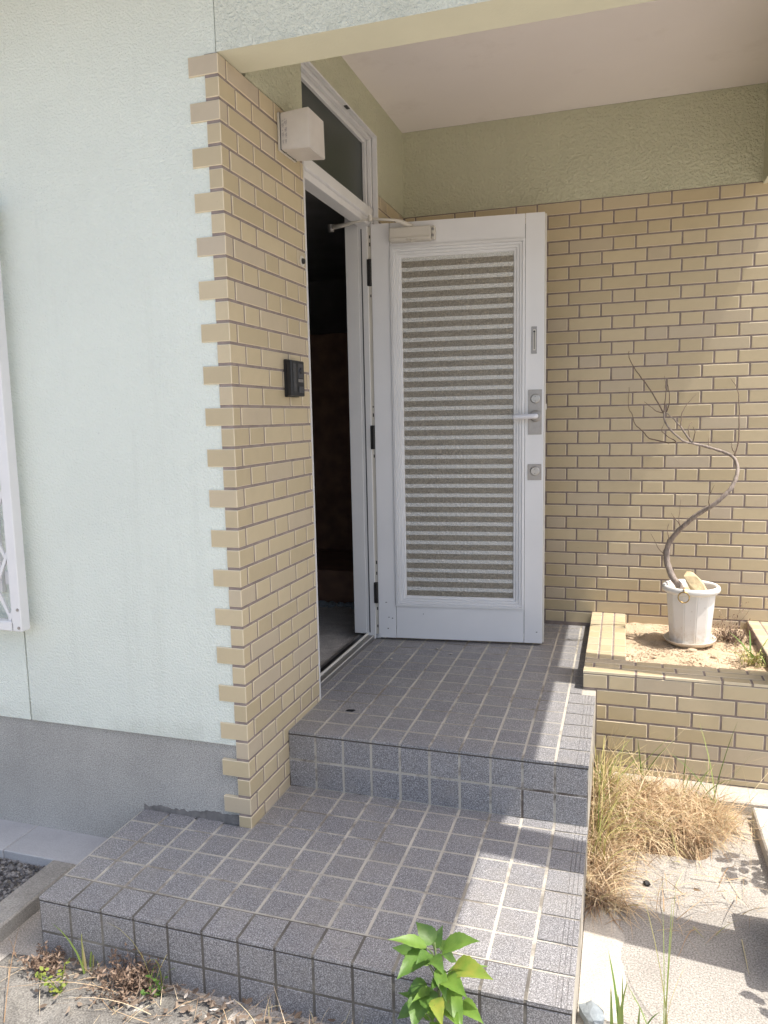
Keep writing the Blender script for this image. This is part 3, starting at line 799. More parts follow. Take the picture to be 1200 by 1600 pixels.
for (x, z) in ((.04, .20), (.055, .115), (.075, .11), (.25, .14), (.05, .05), (.86, .06)):
    dpart('paint_chip', (x, x+.004+.006*rr.random(), -.0004, -.0002, z, z+.003+.003*rr.random()), M_RUBBER)

# ------------------------------------------------------------------ fittings on the return wall
lm = empty('wall_lamp', (.0, .49, 2.465), 'boxy white wall lamp high on the tiled wall beside the transom', 'lamp')
def lamp_plastic():
    t = NT('lamp_plastic'); v = t.coords()
    c = t.ramp(t.noise(v, 9, 4), [(.3, (.58, .545, .51)), (.7, (.66, .625, .59))])
    return t.set(c, .4)
ML = lamp_plastic()
box('back_plate', (.0008, .012, .428, .575, 2.467, 2.603), M_WARMWHITE, lm, .002)
bm = bmesh.new()
v0 = [bm.verts.new(p) for p in ((.0122, .431, 2.470), (.0122, .572, 2.470), (.0122, .572, 2.601), (.0122, .431, 2.601))]
v1 = [bm.verts.new(p) for p in ((.132, .425, 2.463), (.132, .577, 2.463), (.130, .575, 2.606), (.130, .427, 2.606))]
bm.faces.new(list(reversed(v0))); bm.faces.new(v1)
for k in range(4): bm.faces.new((v0[k], v0[(k+1) % 4], v1[(k+1) % 4], v1[k]))
bmesh.ops.recalc_face_normals(bm, faces=bm.faces)
bmesh.ops.bevel(bm, geom=list(bm.edges), offset=.003, segments=2, affect='EDGES')
me = mesh_from('shade', bm, ML); sh = link('shade', me, lm)
box('seam', (.0118, .0126, .4285, .5745, 2.468, 2.6025), M_DARKGREY, lm)
for yy in (.46, .54): tube('screw', [(.02, yy, 2.4665), (.02, yy, 2.463)], [.004, .004], M_METAL, lm, 8, False)
# smudged, peeling print on the side of the shade
t = NT('smudged_print'); v = t.coords()
mp = t.node('ShaderNodeMapping'); mp.inputs['Scale'].default_value = (1, 1, .7); t.l.new(v, mp.inputs[0])
k = t.ramp(t.noise(mp.outputs[0], 110, 3, .7), [(.44, (.60, .575, .55)), (.60, (.23, .20, .23))])
MS = t.set(k, .5)
for (xa, xb, za, zb) in ((.019, .027, 2.545, 2.572), (.030, .040, 2.552, 2.576), (.019, .026, 2.512, 2.538), (.031, .040, 2.508, 2.546), (.020, .026, 2.486, 2.506), (.031, .038, 2.488, 2.503)):
    yy = .431-.006*((xa+xb)/2-.0122)/.12-.0008
    box('printed_mark', (xa, xb, yy-.0004, yy, za, zb), MS, sh)
ic = empty('intercom', (0, .46, 1.55), 'black intercom with camera on the tiled wall beside the doorway', 'intercom')
box('mounting_box', (.0008, .014, .410, .520, 1.553, 1.697), M_BLACK, ic, .002)
box('housing', (.0142, .036, .405, .527, 1.556, 1.694), M_BLACK, ic, .004, 2)
box('camera_window', (.0362, .0375, .466, .512, 1.628, 1.682), M_DARKGREY, ic, .0005)
o = tube('camera_lens', [(.0376, .490, 1.655), (.041, .490, 1.655)], [.012, .010], M_BLACK, ic, 14)
box('name_label', (.0362, .0372, .466, .512, 1.611, 1.623), M_METAL, ic)
box('call_button', (.0362, .0390, .466, .512, 1.570, 1.594), M_DARKGREY, ic, .001)
box('speaker_grille', (.0362, .0368, .420, .446, 1.575, 1.680), M_DARKGREY, ic)
dc = empty('wall_peg', (0, .622, 2.10), 'small round metal peg on the tiled wall near the doorway', 'peg')
tube('plate', [(.0005, .622, 2.101), (.003, .622, 2.101)], [.022, .022], M_WARMWHITE, dc, 18, False)
tube('peg', [(.0032, .622, 2.101), (.012, .622, 2.101)], [.012, .010], M_RUBBER, dc, 12)

# ------------------------------------------------------------------ window and lattice grille at the far left
wd = empty('window', (-1.6, .05, .82), 'aluminium window behind the white lattice grille', 'window')
for nm, d in (('frame', (-1.0355, -1.065, 0, 0, 0, 0)),):
    box('frame', (-1.065, -1.0305, -.012, .09, .8215, 2.1185), M_WHITE, wd, .002)
    box('frame', (-2.2995, -2.265, -.012, .09, .8215, 2.1185), M_WHITE, wd, .002)
    box('frame', (-2.2645, -1.0655, -.012, .09, 2.08, 2.1185), M_WHITE, wd, .002)
    box('sill', (-2.2645, -1.0655, -.03, .09, .8215, .862), M_WHITE, wd, .003)
    box('mullion', (-1.675, -1.64, .02, .07, .8625, 2.0795), M_WHITE, wd, .002)
t = NT('window_glass'); MG = t.set((.06, .058, .055), .15)
box('glass', (-2.2645, -1.6755, .045, .05, .8625, 2.0795), MG, wd); box('glass', (-1.6395, -1.0655, .045, .05, .8625, 2.0795), MG, wd)
gr = empty('window_grille', (-1.6, -.06, .69), 'white lattice security grille standing off the stucco wall', 'grille')
GX0, GX1, GZ0, GZ1 = -2.44, -.892, .690, 2.26
box('frame_rail', (GX1-.042, GX1, -.075, -.030, GZ0, GZ1), M_WHITE, gr, .003)
box('frame_lip', (GX1-.0485, GX1-.0425, -.070, -.040, GZ0+.03, GZ1-.03), M_WHITE, gr, .001)
box('frame_rail', (GX0, GX0+.042, -.075, -.030, GZ0, GZ1), M_WHITE, gr, .003)
box('frame_rail', (GX0+.0425, GX1-.049, -.074, -.032, GZ0, GZ0+.036), M_WHITE, gr, .003)
box('frame_rail', (GX0+.0425, GX1-.049, -.074, -.032, GZ1-.036, GZ1), M_WHITE, gr, .003)
for z in (.705, .775, 2.1, 2.2):
    tube('screw', [(GX1-.012, -.0752, z), (GX1-.012, -.079, z)], [.006, .005], M_METAL, gr, 10, False)
for z in (.86, 2.15):
    for x in (GX0+.02, GX1-.090): box('bracket', (x-.012, x+.012, -.0298, SY, z, z+.05), M_WHITE, gr)
def bar(a, b, yb):
    d = Vector((b[0]-a[0], 0, b[1]-a[1])); L = d.length; ang = math.atan2(d.z, d.x)
    key = ('bar', round(L, 3))
    if key not in _cache: _cache[key] = mesh_from('bar', box_bm((0, L, -.004, .004, -.0065, .0065)), M_WHITE)
    link('bar', _cache[key], gr, (a[0], yb, a[1]), (0, -ang, 0))
x0, x1, z0, z1 = GX0+.043, GX1-.049, GZ0+.037, GZ1-.037
dz = 2.0
import itertools
c = x0-(z1-z0)/dz
while c < x1+(z1-z0)/dz:
    for s, yb in ((1, -.058), (-1, -.0485)):
        # line x = c + s*(z - z0)/dz clipped to the frame
        pts = []
        za = z0 if s*1 else z0
        ts = sorted([z0, z1, z0+(x0-c)*dz*s, z0+(x1-c)*dz*s])
        lo, hi = max(ts[0], z0), min(ts[3], z1)
        cand = [z for z in ts if z0-1e-6 <= z <= z1+1e-6 and x0-1e-6 <= c+s*(z-z0)/dz <= x1+1e-6]
        if len(cand) >= 2 and cand[-1]-cand[0] > .03:
            za, zb = cand[0], cand[-1]
            bar((c+s*(za-z0)/dz, za), (c+s*(zb-z0)/dz, zb), yb)
    c += .115

# ------------------------------------------------------------------ flower pot, saucer, bare tree, rock, ring
PCX, PCY, PB = 1.605, 1.80, .285
def pot_obj():
    root = empty('flower_pot', (PCX, PCY, PB), 'white faceted plastic flower pot standing in the planter', 'flower pot')
    bm = bmesh.new(); n = 12
    prof = [(.097, .0), (.100, .004), (.121, .262)]
    rings = [[bm.verts.new((rr_*math.cos(2*math.pi*(k+.35)/n), rr_*math.sin(2*math.pi*(k+.35)/n), z)) for k in range(n)] for rr_, z in prof]
    bm.faces.new(list(reversed(rings[0])))
    for a, b in zip(rings, rings[1:]):
        for k in range(n): bm.faces.new((a[k], a[(k+1) % n], b[(k+1) % n], b[k]))
    ed = [e for e in bm.edges if abs(e.verts[0].co.z-e.verts[1].co.z) > .2]
    bmesh.ops.bevel(bm, geom=ed, offset=.004, segments=2, affect='EDGES')
    link('body', mesh_from('body', bm, M_POT), root, (PCX, PCY, PB))
    bm = bmesh.new(); n = 40
    prof = [(.116, .262), (.132, .263), (.139, .270), (.141, .281), (.138, .292), (.131, .297), (.122, .295), (.116, .286), (.110, .225)]
    rings = [[bm.verts.new((rr_*math.cos(2*math.pi*k/n), rr_*math.sin(2*math.pi*k/n), z)) for k in range(n)] for rr_, z in prof]
    for a, b in zip(rings, rings[1:]):
        for k in range(n): bm.faces.new((a[k], a[(k+1) % n], b[(k+1) % n], b[k]))
    link('rim', mesh_from('rim', bm, M_POT, True), root, (PCX, PCY, PB))
    bm = bmesh.new(); n = 28; c = bm.verts.new((0, 0, .262)); prev = None; rg = []
    for j in (1, 2, 3):
        rg.append([bm.verts.new((.113*j/3*math.cos(6.283*k/n), .113*j/3*math.sin(6.283*k/n), .258+.008*noise.noise(Vector((j*2.1, k*.7, 0))))) for k in range(n)])
    for k in range(n): bm.faces.new((c, rg[0][k], rg[0][(k+1) % n]))
    for a, b in zip(rg, rg[1:]):
        for k in range(n): bm.faces.new((a[k], b[k], b[(k+1) % n], a[(k+1) % n]))
    link('potting_soil', mesh_from('potting_soil', bm, M_SAND, True), root, (PCX, PCY, PB))
pot_obj()
bm = bmesh.new(); n = 36
prof = [(.06, .0), (.098, .0), (.108, .006), (.124, .030), (.127, .031), (.127, .027), (.112, .003+.004), (.100, .010), (.0, .010)]
rings = [[bm.verts.new((max(a, .0005)*math.cos(2*math.pi*k/n), max(a, .0005)*math.sin(2*math.pi*k/n), z)) for k in range(n)] for a, z in prof]
for a, b in zip(rings, rings[1:]):
    for k in range(n): bm.faces.new((a[k], a[(k+1) % n], b[(k+1) % n], b[k]))
bm.faces.new(list(reversed(rings[0])))
o = link('saucer', mesh_from('saucer', bm, M_SAUCER, True), None, (PCX+.002, PCY, .273), (.02, -.03, 0)); tag(o, 'dusty plastic saucer under the white flower pot', 'saucer')
TRUNK = [(1.544, 1.8, 0.577), (1.517, 1.822, 0.609), (1.497, 1.839, 0.656), (1.485, 1.849, 0.704), (1.487, 1.849, 0.755), (1.501, 1.839, 0.8), (1.53, 1.821, 0.846), (1.566, 1.8, 0.891), (1.608, 1.778, 0.936), (1.65, 1.761, 0.972), (1.693, 1.751, 1.002), (1.735, 1.751, 1.043), (1.771, 1.761, 1.086), (1.792, 1.779, 1.132), (1.802, 1.801, 1.17), (1.798, 1.823, 1.209), (1.783, 1.84, 1.236), (1.747, 1.849, 1.257), (1.694, 1.848, 1.276), (1.64, 1.838, 1.293), (1.593, 1.821, 1.305), (1.553, 1.799, 1.315), (1.514, 1.777, 1.345), (1.478, 1.76, 1.381), (1.454, 1.751, 1.422), (1.447, 1.752, 1.462)]
BRANCH = [
   [(1.593, 1.821, 1.306), (1.557, 1.808, 1.355), (1.521, 1.796, 1.404), (1.481, 1.783, 1.445), (1.45, 1.771, 1.47)] ,
   [(1.514, 1.777, 1.312), (1.477, 1.788, 1.31), (1.432, 1.8, 1.32), (1.386, 1.811, 1.333), (1.354, 1.822, 1.366), (1.315, 1.833, 1.407), (1.298, 1.845, 1.456), (1.281, 1.856, 1.498), (1.281, 1.867, 1.597)] ,
   [(1.447, 1.752, 1.462), (1.405, 1.736, 1.538), (1.354, 1.72, 1.614), (1.299, 1.704, 1.689), (1.275, 1.688, 1.748), (1.277, 1.672, 1.766)] ,
   [(1.447, 1.752, 1.462), (1.454, 1.772, 1.533), (1.455, 1.792, 1.589), (1.449, 1.812, 1.646)] ,
   [(1.46, 1.752, 1.465), (1.473, 1.738, 1.524), (1.463, 1.725, 1.587), (1.452, 1.712, 1.626)] ,
   [(1.79, 1.84, 1.24), (1.808, 1.854, 1.311), (1.809, 1.868, 1.422), (1.807, 1.882, 1.526), (1.796, 1.896, 1.582), (1.769, 1.91, 1.627)] ,
   [(1.788, 1.84, 1.26), (1.776, 1.83, 1.28), (1.774, 1.82, 1.309)] ,
   [(1.531, 1.777, 1.396), (1.538, 1.794, 1.46), (1.564, 1.81, 1.507), (1.605, 1.827, 1.554)] ,
   [(1.674, 1.751, 0.994), (1.669, 1.731, 1.048), (1.689, 1.711, 1.106)] ,
   [(1.543, 1.8, 0.882), (1.539, 1.82, 0.929), (1.548, 1.84, 1.035)] ,
   [(1.543, 1.8, 0.891), (1.517, 1.775, 0.927), (1.496, 1.75, 0.958)] ,
   [(1.497, 1.839, 0.804), (1.484, 1.854, 0.852), (1.494, 1.869, 0.888)] ,
   [(1.481, 1.849, 0.717), (1.447, 1.834, 0.757), (1.404, 1.819, 0.838)] ,
   [(1.578, 1.821, 1.314), (1.573, 1.841, 1.387), (1.589, 1.861, 1.414)] ,
   [(1.593, 1.821, 1.306), (1.6, 1.796, 1.363), (1.586, 1.771, 1.392)] ,
   [(1.511, 1.777, 1.317), (1.446, 1.802, 1.365), (1.455, 1.827, 1.413)] ,
   [(1.441, 1.752, 1.462), (1.402, 1.722, 1.478), (1.352, 1.692, 1.519)] ,
   [(1.671, 1.848, 1.284), (1.671, 1.868, 1.34)] ,
]
LEAVES = [((0.825, -0.6, 0.155), (0.777, -0.58, 0.194), 0.0449, 0), ((0.83, -0.6, 0.144), (0.84, -0.57, 0.186), 0.0269, 0), ((0.855, -0.62, 0.159), (0.942, -0.66, 0.242), 0.0538, 1), ((0.812, -0.61, 0.121), (0.716, -0.6, 0.13), 0.0449, 0), ((0.816, -0.63, 0.146), (0.767, -0.72, 0.151), 0.0538, 0), ((0.832, -0.64, 0.151), (0.878, -0.72, 0.187), 0.0329, 0), ((0.882, -0.63, 0.126), (0.982, -0.68, 0.168), 0.0538, 2), ((0.864, -0.65, 0.11), (0.931, -0.73, 0.152), 0.0449, 1), ((0.858, -0.65, 0.1), (0.843, -0.7, 0.119), 0.0269, 0), ((0.876, -0.66, 0.091), (0.925, -0.73, 0.064), 0.0449, 1), ((0.815, -0.66, 0.058), (0.807, -0.74, 0.042), 0.0538, 0), ((0.822, -0.67, 0.073), (0.875, -0.75, 0.09), 0.0419, 0), ((0.902, -0.65, 0.05), (0.966, -0.7, 0.064), 0.0389, 1), ((0.814, -0.62, 0.054), (0.76, -0.64, 0.036), 0.0419, 0), ((0.804, -0.58, 0.092), (0.74, -0.57, 0.046), 0.0299, 0), ((0.832, -0.66, 0.175), (0.816, -0.7, 0.185), 0.0299, 0), ((0.846, -0.6, 0.133), (0.878, -0.58, 0.108), 0.0329, 0), ((0.786, -0.6, -0.022), (0.729, -0.62, -0.055), 0.0389, 0), ((0.88, -0.68, 0.058), (0.918, -0.74, 0.076), 0.0329, 1), ((0.854, -0.7, 0.093), (0.888, -0.78, 0.106), 0.0329, 2)]

bt = empty('bare_tree', TRUNK[0], 'leafless curved little tree leaning out of the white pot', 'tree')
tp = [(TRUNK[0][0]+.02, TRUNK[0][1]-.01, .535)] + TRUNK
sp_ = smooth_line(tp, 4); n = len(sp_)
rad = [max(.0045, .0190-.0155*(i/(n-1))**.75 + .0016*noise.noise(Vector((i*.9, 0, 0))) + (.0035 if i in (18, 19, 36, 52, 66) else 0)*(1-i/n)) for i in range(n)]
tk = tube('trunk', sp_, rad, M_BARK, bt, 12)
for v in tk.data.vertices:
    q = v.co*1.0; v.co += Vector((noise.noise(q*70), noise.noise(q*70+Vector((9, 0, 0))), noise.noise(q*70+Vector((0, 9, 0)))))*.0022
for i, b in enumerate(BRANCH):
    s_ = smooth_line(b, 4); m_ = len(s_)
    r0 = .0062 if i == 0 else (.0042 if len(b) > 4 else .003)
    s_ = [Vector(p)+Vector((rng.uniform(-1, 1), rng.uniform(-1, 1), rng.uniform(-1, 1)))*.0018 if 0 < k < m_-1 else Vector(p) for k, p in enumerate(s_)]
    tube('branch', s_, [r0*(1-.72*k/(m_-1)) for k in range(m_)], M_TWIG if i else M_BARK, bt, 6)
def lump(name, loc, size, m, seed, squash=(1, 1, 1), rough=.25, sub=3, rot=(0, 0, 0)):
    bm = bmesh.new(); bmesh.ops.create_icosphere(bm, subdivisions=sub, radius=1)
    for v in bm.verts:
        d = v.co.normalized(); h = 1+rough*noise.noise(d*1.6+Vector((seed, 0, 0)))+rough*.4*noise.noise(d*4.5+Vector((0, seed, 0)))
        v.co = Vector((d.x*squash[0], d.y*squash[1], d.z*squash[2]))*h*size
    return link(name, mesh_from(name, bm, m), None, loc, rot)
bm = bmesh.new()
pts = [(-.060, -.012, .030), (-.040, .022, .046), (-.008, .030, .040), (.030, .026, .010), (.060, .005, -.040), (.045, -.024, -.044), (.000, -.030, -.030), (-.036, -.026, .000), (-.010, -.020, .036), (.020, -.024, .006), (-.030, .0, .050), (-.01, .0, -.045), (.03, .02, -.045)]
for p in pts: bm.verts.new(Vector(p)*1.25)
bmesh.ops.convex_hull(bm, input=bm.verts)
bmesh.ops.bevel(bm, geom=list(bm.edges), offset=.002, segments=1, affect='EDGES')
o = link('rock', mesh_from('rock', bm, M_ROCK), None, (1.625, 1.735, .598), (0, .1, .2)); tag(o, 'angular tan rock resting on the rim of the flower pot', 'rock')
rg = empty('metal_ring', (1.560, 1.663, .53), 'brass ring hanging at the front of the flower pot', 'ring')
ring = [(1.560+.026*math.cos(a), 1.655+.004*math.sin(a), .545+.026*math.sin(a)) for a in [k*math.pi/14+.0 for k in range(29)]]
tube('hoop', ring, [.0028]*29, M_BRASS, rg, 8)
tube('hook', [(1.560, 1.655, .571), (1.561, 1.662, .584), (1.562, 1.676, .590)], [.003, .003, .003], M_BRASS, rg, 6)
for (x, y, s, m, lab) in ((1.605, 1.655, .018, M_SAND, 'pale clod lying in front of the saucer'), (1.70, 1.58, .012, M_SAND, 'tiny pale clod on the planter soil'), (1.42, 1.50, .010, M_SAND, 'smallest clod on the planter soil, near the left cap')):
    tag(lump('clod', (x, y, .276), s, m, x*7, (1.4, 1, .6)), lab, 'clod')
tag(lump('stone', (1.205, -.335, -.175), .036, M_STONE, 3.3, (.9, 1.25, .8), .45, 2, (0, 0, .4)), 'blue grey stone lying beside the lower step', 'stone')
tag(lump('pebble', (1.365, .352, -.192), .011, M_RUBBER, 1.3, (1.2, .9, .8), .3, 2), 'small black pebble on the concrete near the dry grass', 'pebble')
tag(lump('dark_pod', (.174, .584, .2345), .015, M_BLACK, 5, (1.3, .7, .18), .35, 2, (0, 0, .2)), 'small black leaf lying on the landing tiles', 'leaf')
for (x, y, lab) in ((.33, 1.50, 'tiny dry crumb on the landing close under the door'), (.42, 1.43, 'tiny dry crumb in the middle of the landing'), (.14, 1.28, 'tiny dry crumb on the landing nearest the threshold')):
    o = lump('crumb', (x, y, .2345), .007, M_LITTER, x*9, (1.5, .9, .4), .5, 2, (0, 0, x*8)); tag(o, lab, 'crumb', 'crumbs on the landing')
for k in range(11):
    rr2 = random.Random(k); o = lump('rubble', (-.28-.06*k, 2.30-.05*rr2.random(), .232), .020+.018*rr2.random(), M_STONE, k*3.1, (1.3, .9, .7), .5, 2, (0, 0, k))
    tag(o, 'lump of pale rubble on the dark entrance floor', 'rubble', 'rubble inside the doorway')

# ------------------------------------------------------------------ plants
def blades_mesh(name, specs, m, seg=5):
    """specs: (base, heading angle, length, width, start pitch, bend, droop exponent)"""
    verts = []; faces = []
    for (b, a, L, w, pitch, bend, tw) in specs:
        p = Vector(b); d0 = len(verts); side = Vector((-math.sin(a+tw), math.cos(a+tw), 0))
        for i in range(seg+1):
            t = i/seg; ww = w*(1-t)**.6*.5+.00015
            verts.append(p-side*ww); verts.append(p+side*ww)
            th = pitch-bend*t
            p = p+Vector((math.cos(a)*math.cos(th), math.sin(a)*math.cos(th), math.sin(th)))*(L/seg)
            if p.z < ZG+.006 and b[2] < -.1: p.z = ZG+.006
        for i in range(seg):
            k = d0+2*i; faces.append((k, k+1, k+3, k+2))
    me = bpy.data.meshes.new(name); me.from_pydata([tuple(v) for v in verts], [], faces); me.materials.append(m)
    for p in me.polygons: p.use_smooth = True
    return me
def tuft(name, base, n, L, spread, m, seed, label, cat='grass tuft', w=.004, pitch=(1.1, 1.5), bend=(.1, 1.2), head=None, group=None):
    r = random.Random(seed); S = []
    for _ in range(n):
        a = r.random()*6.283 if head is None else head+r.gauss(0, .7)
        b = (base[0]+r.gauss(0, spread), base[1]+r.gauss(0, spread), base[2])
        S.append((b, a, L*r.uniform(.45, 1.1), w*r.uniform(.6, 1.2), r.uniform(*pitch), r.uniform(*bend), r.uniform(-.8, .8)))
    o = link(name, blades_mesh(name, S, m)); return tag(o, label, cat, group)
def thatch(n, seed):
    r = random.Random(seed); S = []
    while len(S) < n:
        x = 1.165+.545*r.random()**1.25; y = r.uniform(.10, .955)
        # dense heap at the back, a tongue running forward along the step, frayed front edge
        front = .56+.10*noise.noise(Vector((x*6, 0, 1)))+max(0, (x-1.42))*.75
        heap = y > front
        tongue = x < 1.27+.05*noise.noise(Vector((y*8, 0, 4))) and y > .18
        if not (heap or tongue) and r.random() > .025: continue
        if heap: h = .105*max(0, 1-((x-1.33)/.42)**2)*min(1, (y-front)/.12+.25)
        else: h = .03*max(0, (y-.1)/.5)
        z = ZG+.006+h*r.random()**.6
        a = r.gauss(-1.3, 1.3) if r.random() < .45 else r.random()*6.28
        S.append(((x, y, z), a, r.uniform(.04, .20), .0011+.0045*r.random()**2, r.uniform(-.3, .9), r.uniform(-.3, 1.7), r.uniform(-1.5, 1.5)))
    return S
o = link('dry_grass', blades_mesh('dry_grass', thatch(7500, 2), M_STRAW, 4)); tag(o, 'heap of matted dry straw grass between step and planter', 'dry grass', kind='stuff')
# a low earth heap under the straw
bm = bmesh.new(); nx, ny = 40, 50; vs = []
for j in range(ny+1):
    for i in range(nx+1):
        x = 1.1645+.60*i/nx; y = .12+.83*j/ny
        h = .085*max(0, 1-((x-1.31)/.31)**2)*min(1, max(0, (y-.56)/.15)) + .022*max(0, 1-((x-1.165)/.10))*min(1, max(0, (y-.15)/.2))
        h += .006*noise.noise(Vector((x*20, y*20, 0)))
        vs.append(bm.verts.new((x, y, ZG-.004+h)))
for j in range(ny):
    for i in range(nx):
        a = j*(nx+1)+i; bm.faces.new((vs[a], vs[a+1], vs[a+nx+2], vs[a+nx+1]))
tag(link('earth_heap', mesh_from('earth_heap', bm, simple('thatch_earth', (.20, .135, .08), .95, .3, 30, (60, .01)), True)), kind='structure')
S = []; r = random.Random(91)
for _ in range(420):
    y = r.uniform(.14, .62); x = 1.17+abs(r.gauss(0, .07))*(.4+y)
    S.append(((x, y, ZG+.012+.02*r.random()), r.random()*6.28, r.uniform(.03, .12), r.uniform(.0015, .004), r.uniform(-.2, .6), r.uniform(-.4, 1.4), r.uniform(-1.5, 1.5)))
tag(link('brown_litter', blades_mesh('brown_litter', S, M_BROWNW, 4)), 'brown withered stalks lying along the right flank of the steps', 'litter', kind='stuff')
# tall half-dry grass along the flank of the landing
r = random.Random(8); S = []
for _ in range(230):
    y = .34+.71*r.random()**.6; x = 1.168+abs(r.gauss(0, .035))
    S.append(((x, y, -.17), r.gauss(-.4, 1.3), r.uniform(.12, .38), r.uniform(.002, .0045), r.uniform(1.0, 1.55), r.uniform(.2, 2.0), r.uniform(-.6, .6)))
tag(link('tall_grass', blades_mesh('tall_grass', S, M_MIXG, 6)), 'tall half-dry grass growing against the flank of the landing', 'grass', kind='stuff')
for i, (x, y, n, L, lab) in enumerate(((1.36, .98, 7, .30, 'green grass tuft rising from the straw nearest the landing'), (1.52, .93, 5, .22, 'short green grass tuft in the middle of the straw heap'), (1.64, .93, 8, .34, 'green grass tuft with broad blades at the right of the straw heap'), (1.25, .86, 6, .26, 'green tuft among the tall half-dry grass by the landing'))):
    tuft('grass_tuft', (x, y, -.15), n, L, .02, M_GREENG, 30+i, lab, w=.0075, pitch=(1.0, 1.5), bend=(.1, .9))
r = random.Random(17); S = []
for _ in range(190):
    x = 1.18+.50*r.random(); y = r.uniform(.66, .95)
    S.append(((x, y, -.15), r.random()*6.28, r.uniform(.08, .27), r.uniform(.0012, .0034), r.uniform(.7, 1.5), r.uniform(.1, 1.6), r.uniform(-1, 1)))
tag(link('upright_straw', blades_mesh('upright_straw', S, M_STRAW, 6)), 'wispy upright dead straw standing out of the dry heap', 'straw', kind='stuff')
r = random.Random(18); S = []
for _ in range(70):
    x = r.uniform(1.30, 1.78); y = r.uniform(.62, .95)
    S.append(((x, y, -.14), r.gauss(-1.1, .8), r.uniform(.18, .46), r.uniform(.0010, .0022), r.uniform(.2, 1.3), r.uniform(.3, 1.6), r.uniform(-1, 1)))
tag(link('straw_stems', blades_mesh('straw_stems', S, M_STRAW, 8)), 'long thin straw stems arching out of the dry heap', 'straw', kind='stuff')
tuft('grass_tuft', (1.275, -.335, ZG), 6, .20, .012, M_GREENG, 41, 'fresh green grass tuft beside the blue grey stone', w=.011, pitch=(1.2, 1.55), bend=(.0, .4))
tuft('grass_tuft', (1.345, -.325, ZG), 5, .17, .014, M_GREENG, 42, 'second fresh green tuft right of the blue grey stone', w=.009, pitch=(1.1, 1.5), bend=(.1, .7))
tuft('seed_grass', (1.40, -.30, ZG), 5, .40, .006, M_MIXG, 43, 'thin seeding grass stalk arching over the sunny concrete', w=.003, pitch=(.9, 1.4), bend=(.5, 1.3), head=.8)
# planter weeds
def bush(name, base, n, H, spread, m, seed, label, cat='weed'):
    r = random.Random(seed); bm = bmesh.new(); o0 = Vector(base)
    for _ in range(n):
        a = r.random()*6.283; L = H*r.uniform(.35, 1.0); p = Vector((r.gauss(0, spread*.4), r.gauss(0, spread*.4), 0)); pts = [p.copy()]
        d = Vector((math.cos(a)*r.uniform(.1, .9), math.sin(a)*r.uniform(.1, .9), 1)).normalized()
        for k in range(5):
            d = (d+Vector((r.gauss(0, .28), r.gauss(0, .28), r.gauss(0, .2)))).normalized(); p = p+d*L/5; pts.append(p.copy())
        tube_bm(bm, pts, [.0013*(1-.12*k) for k in range(6)], 3, False)
        for k in range(2, 6):
            for _ in range(2):
                q = pts[k]; dd = Vector((r.gauss(0, 1), r.gauss(0, 1), r.gauss(.3, 1))).normalized()*r.uniform(.008, .02); s = dd.cross(Vector((.3, .2, 1))).normalized()*.0022
                bm.faces.new([bm.verts.new(x) for x in (q-s, q+dd*.5-s*1.5, q+dd, q+dd*.5+s*1.5)])
    return tag(link(name, mesh_from(name, bm, m), None, base), label, cat)
bush('dry_weed', (1.815, 1.90, .262), 90, .10, .10, M_BROWNW, 51, 'brown withered weed clump beside the flower pot')
bush('dry_weed', (1.80, 1.94, .262), 12, .26, .06, M_BROWNW, 52, 'thin dead stalks standing behind the withered weed clump')
tuft('grass_tuft', (1.875, 1.62, .262), 9, .20, .015, M_GREENG, 53, 'green broad-bladed tuft at the right corner of the planter', w=.014, pitch=(.5, 1.4), bend=(.3, 1.6))
bush('dry_weed', (1.865, 1.52, .262), 40, .10, .06, M_MIXG, 54, 'yellowish low weed below the green tuft in the planter')
# weeds and litter at the foot of the lower step
sh_ = sheet('dirt', -.60, 1.16, -.90, YN+.004, ZG+.006, M_DIRT, 120, 30, .011, 8, 5.5, None, .02); tag(sh_, kind='structure')
bush('dry_weed', (-.40, -.585, ZG), 60, .09, .05, M_BROWNW, 61, 'brown dried weed at the left corner of the lower step')
bush('dry_weed', (-.10, -.585, ZG), 90, .12, .07, M_BROWNW, 62, 'reddish brown dried weed against the front of the lower step')
tuft('grass_tuft', (-.265, -.56, ZG), 6, .24, .01, M_MIXG, 63, 'bent green blade tuft against the step near its left end', w=.006, pitch=(1.2, 1.5), bend=(.5, 1.9), head=2.7)
tuft('grass_tuft', (-.03, -.565, ZG), 6, .26, .012, M_MIXG, 64, 'arching half-green grass tuft above the reddish dried weed', w=.0055, pitch=(1.2, 1.5), bend=(.6, 2.2))
tuft('grass_tuft', (.30, -.575, ZG), 7, .12, .03, M_STRAW, 65, 'sparse straw-coloured blades at the foot of the step centre', w=.003)
tuft('grass_tuft', (.52, -.575, ZG), 6, .10, .04, M_STRAW, 66, 'short straw blades just left of the leafy green plant', w=.003)
tuft('grass_tuft', (1.02, -.60, ZG), 6, .09, .05, M_STRAW, 67, 'short straw blades at the right end of the step front', w=.003)
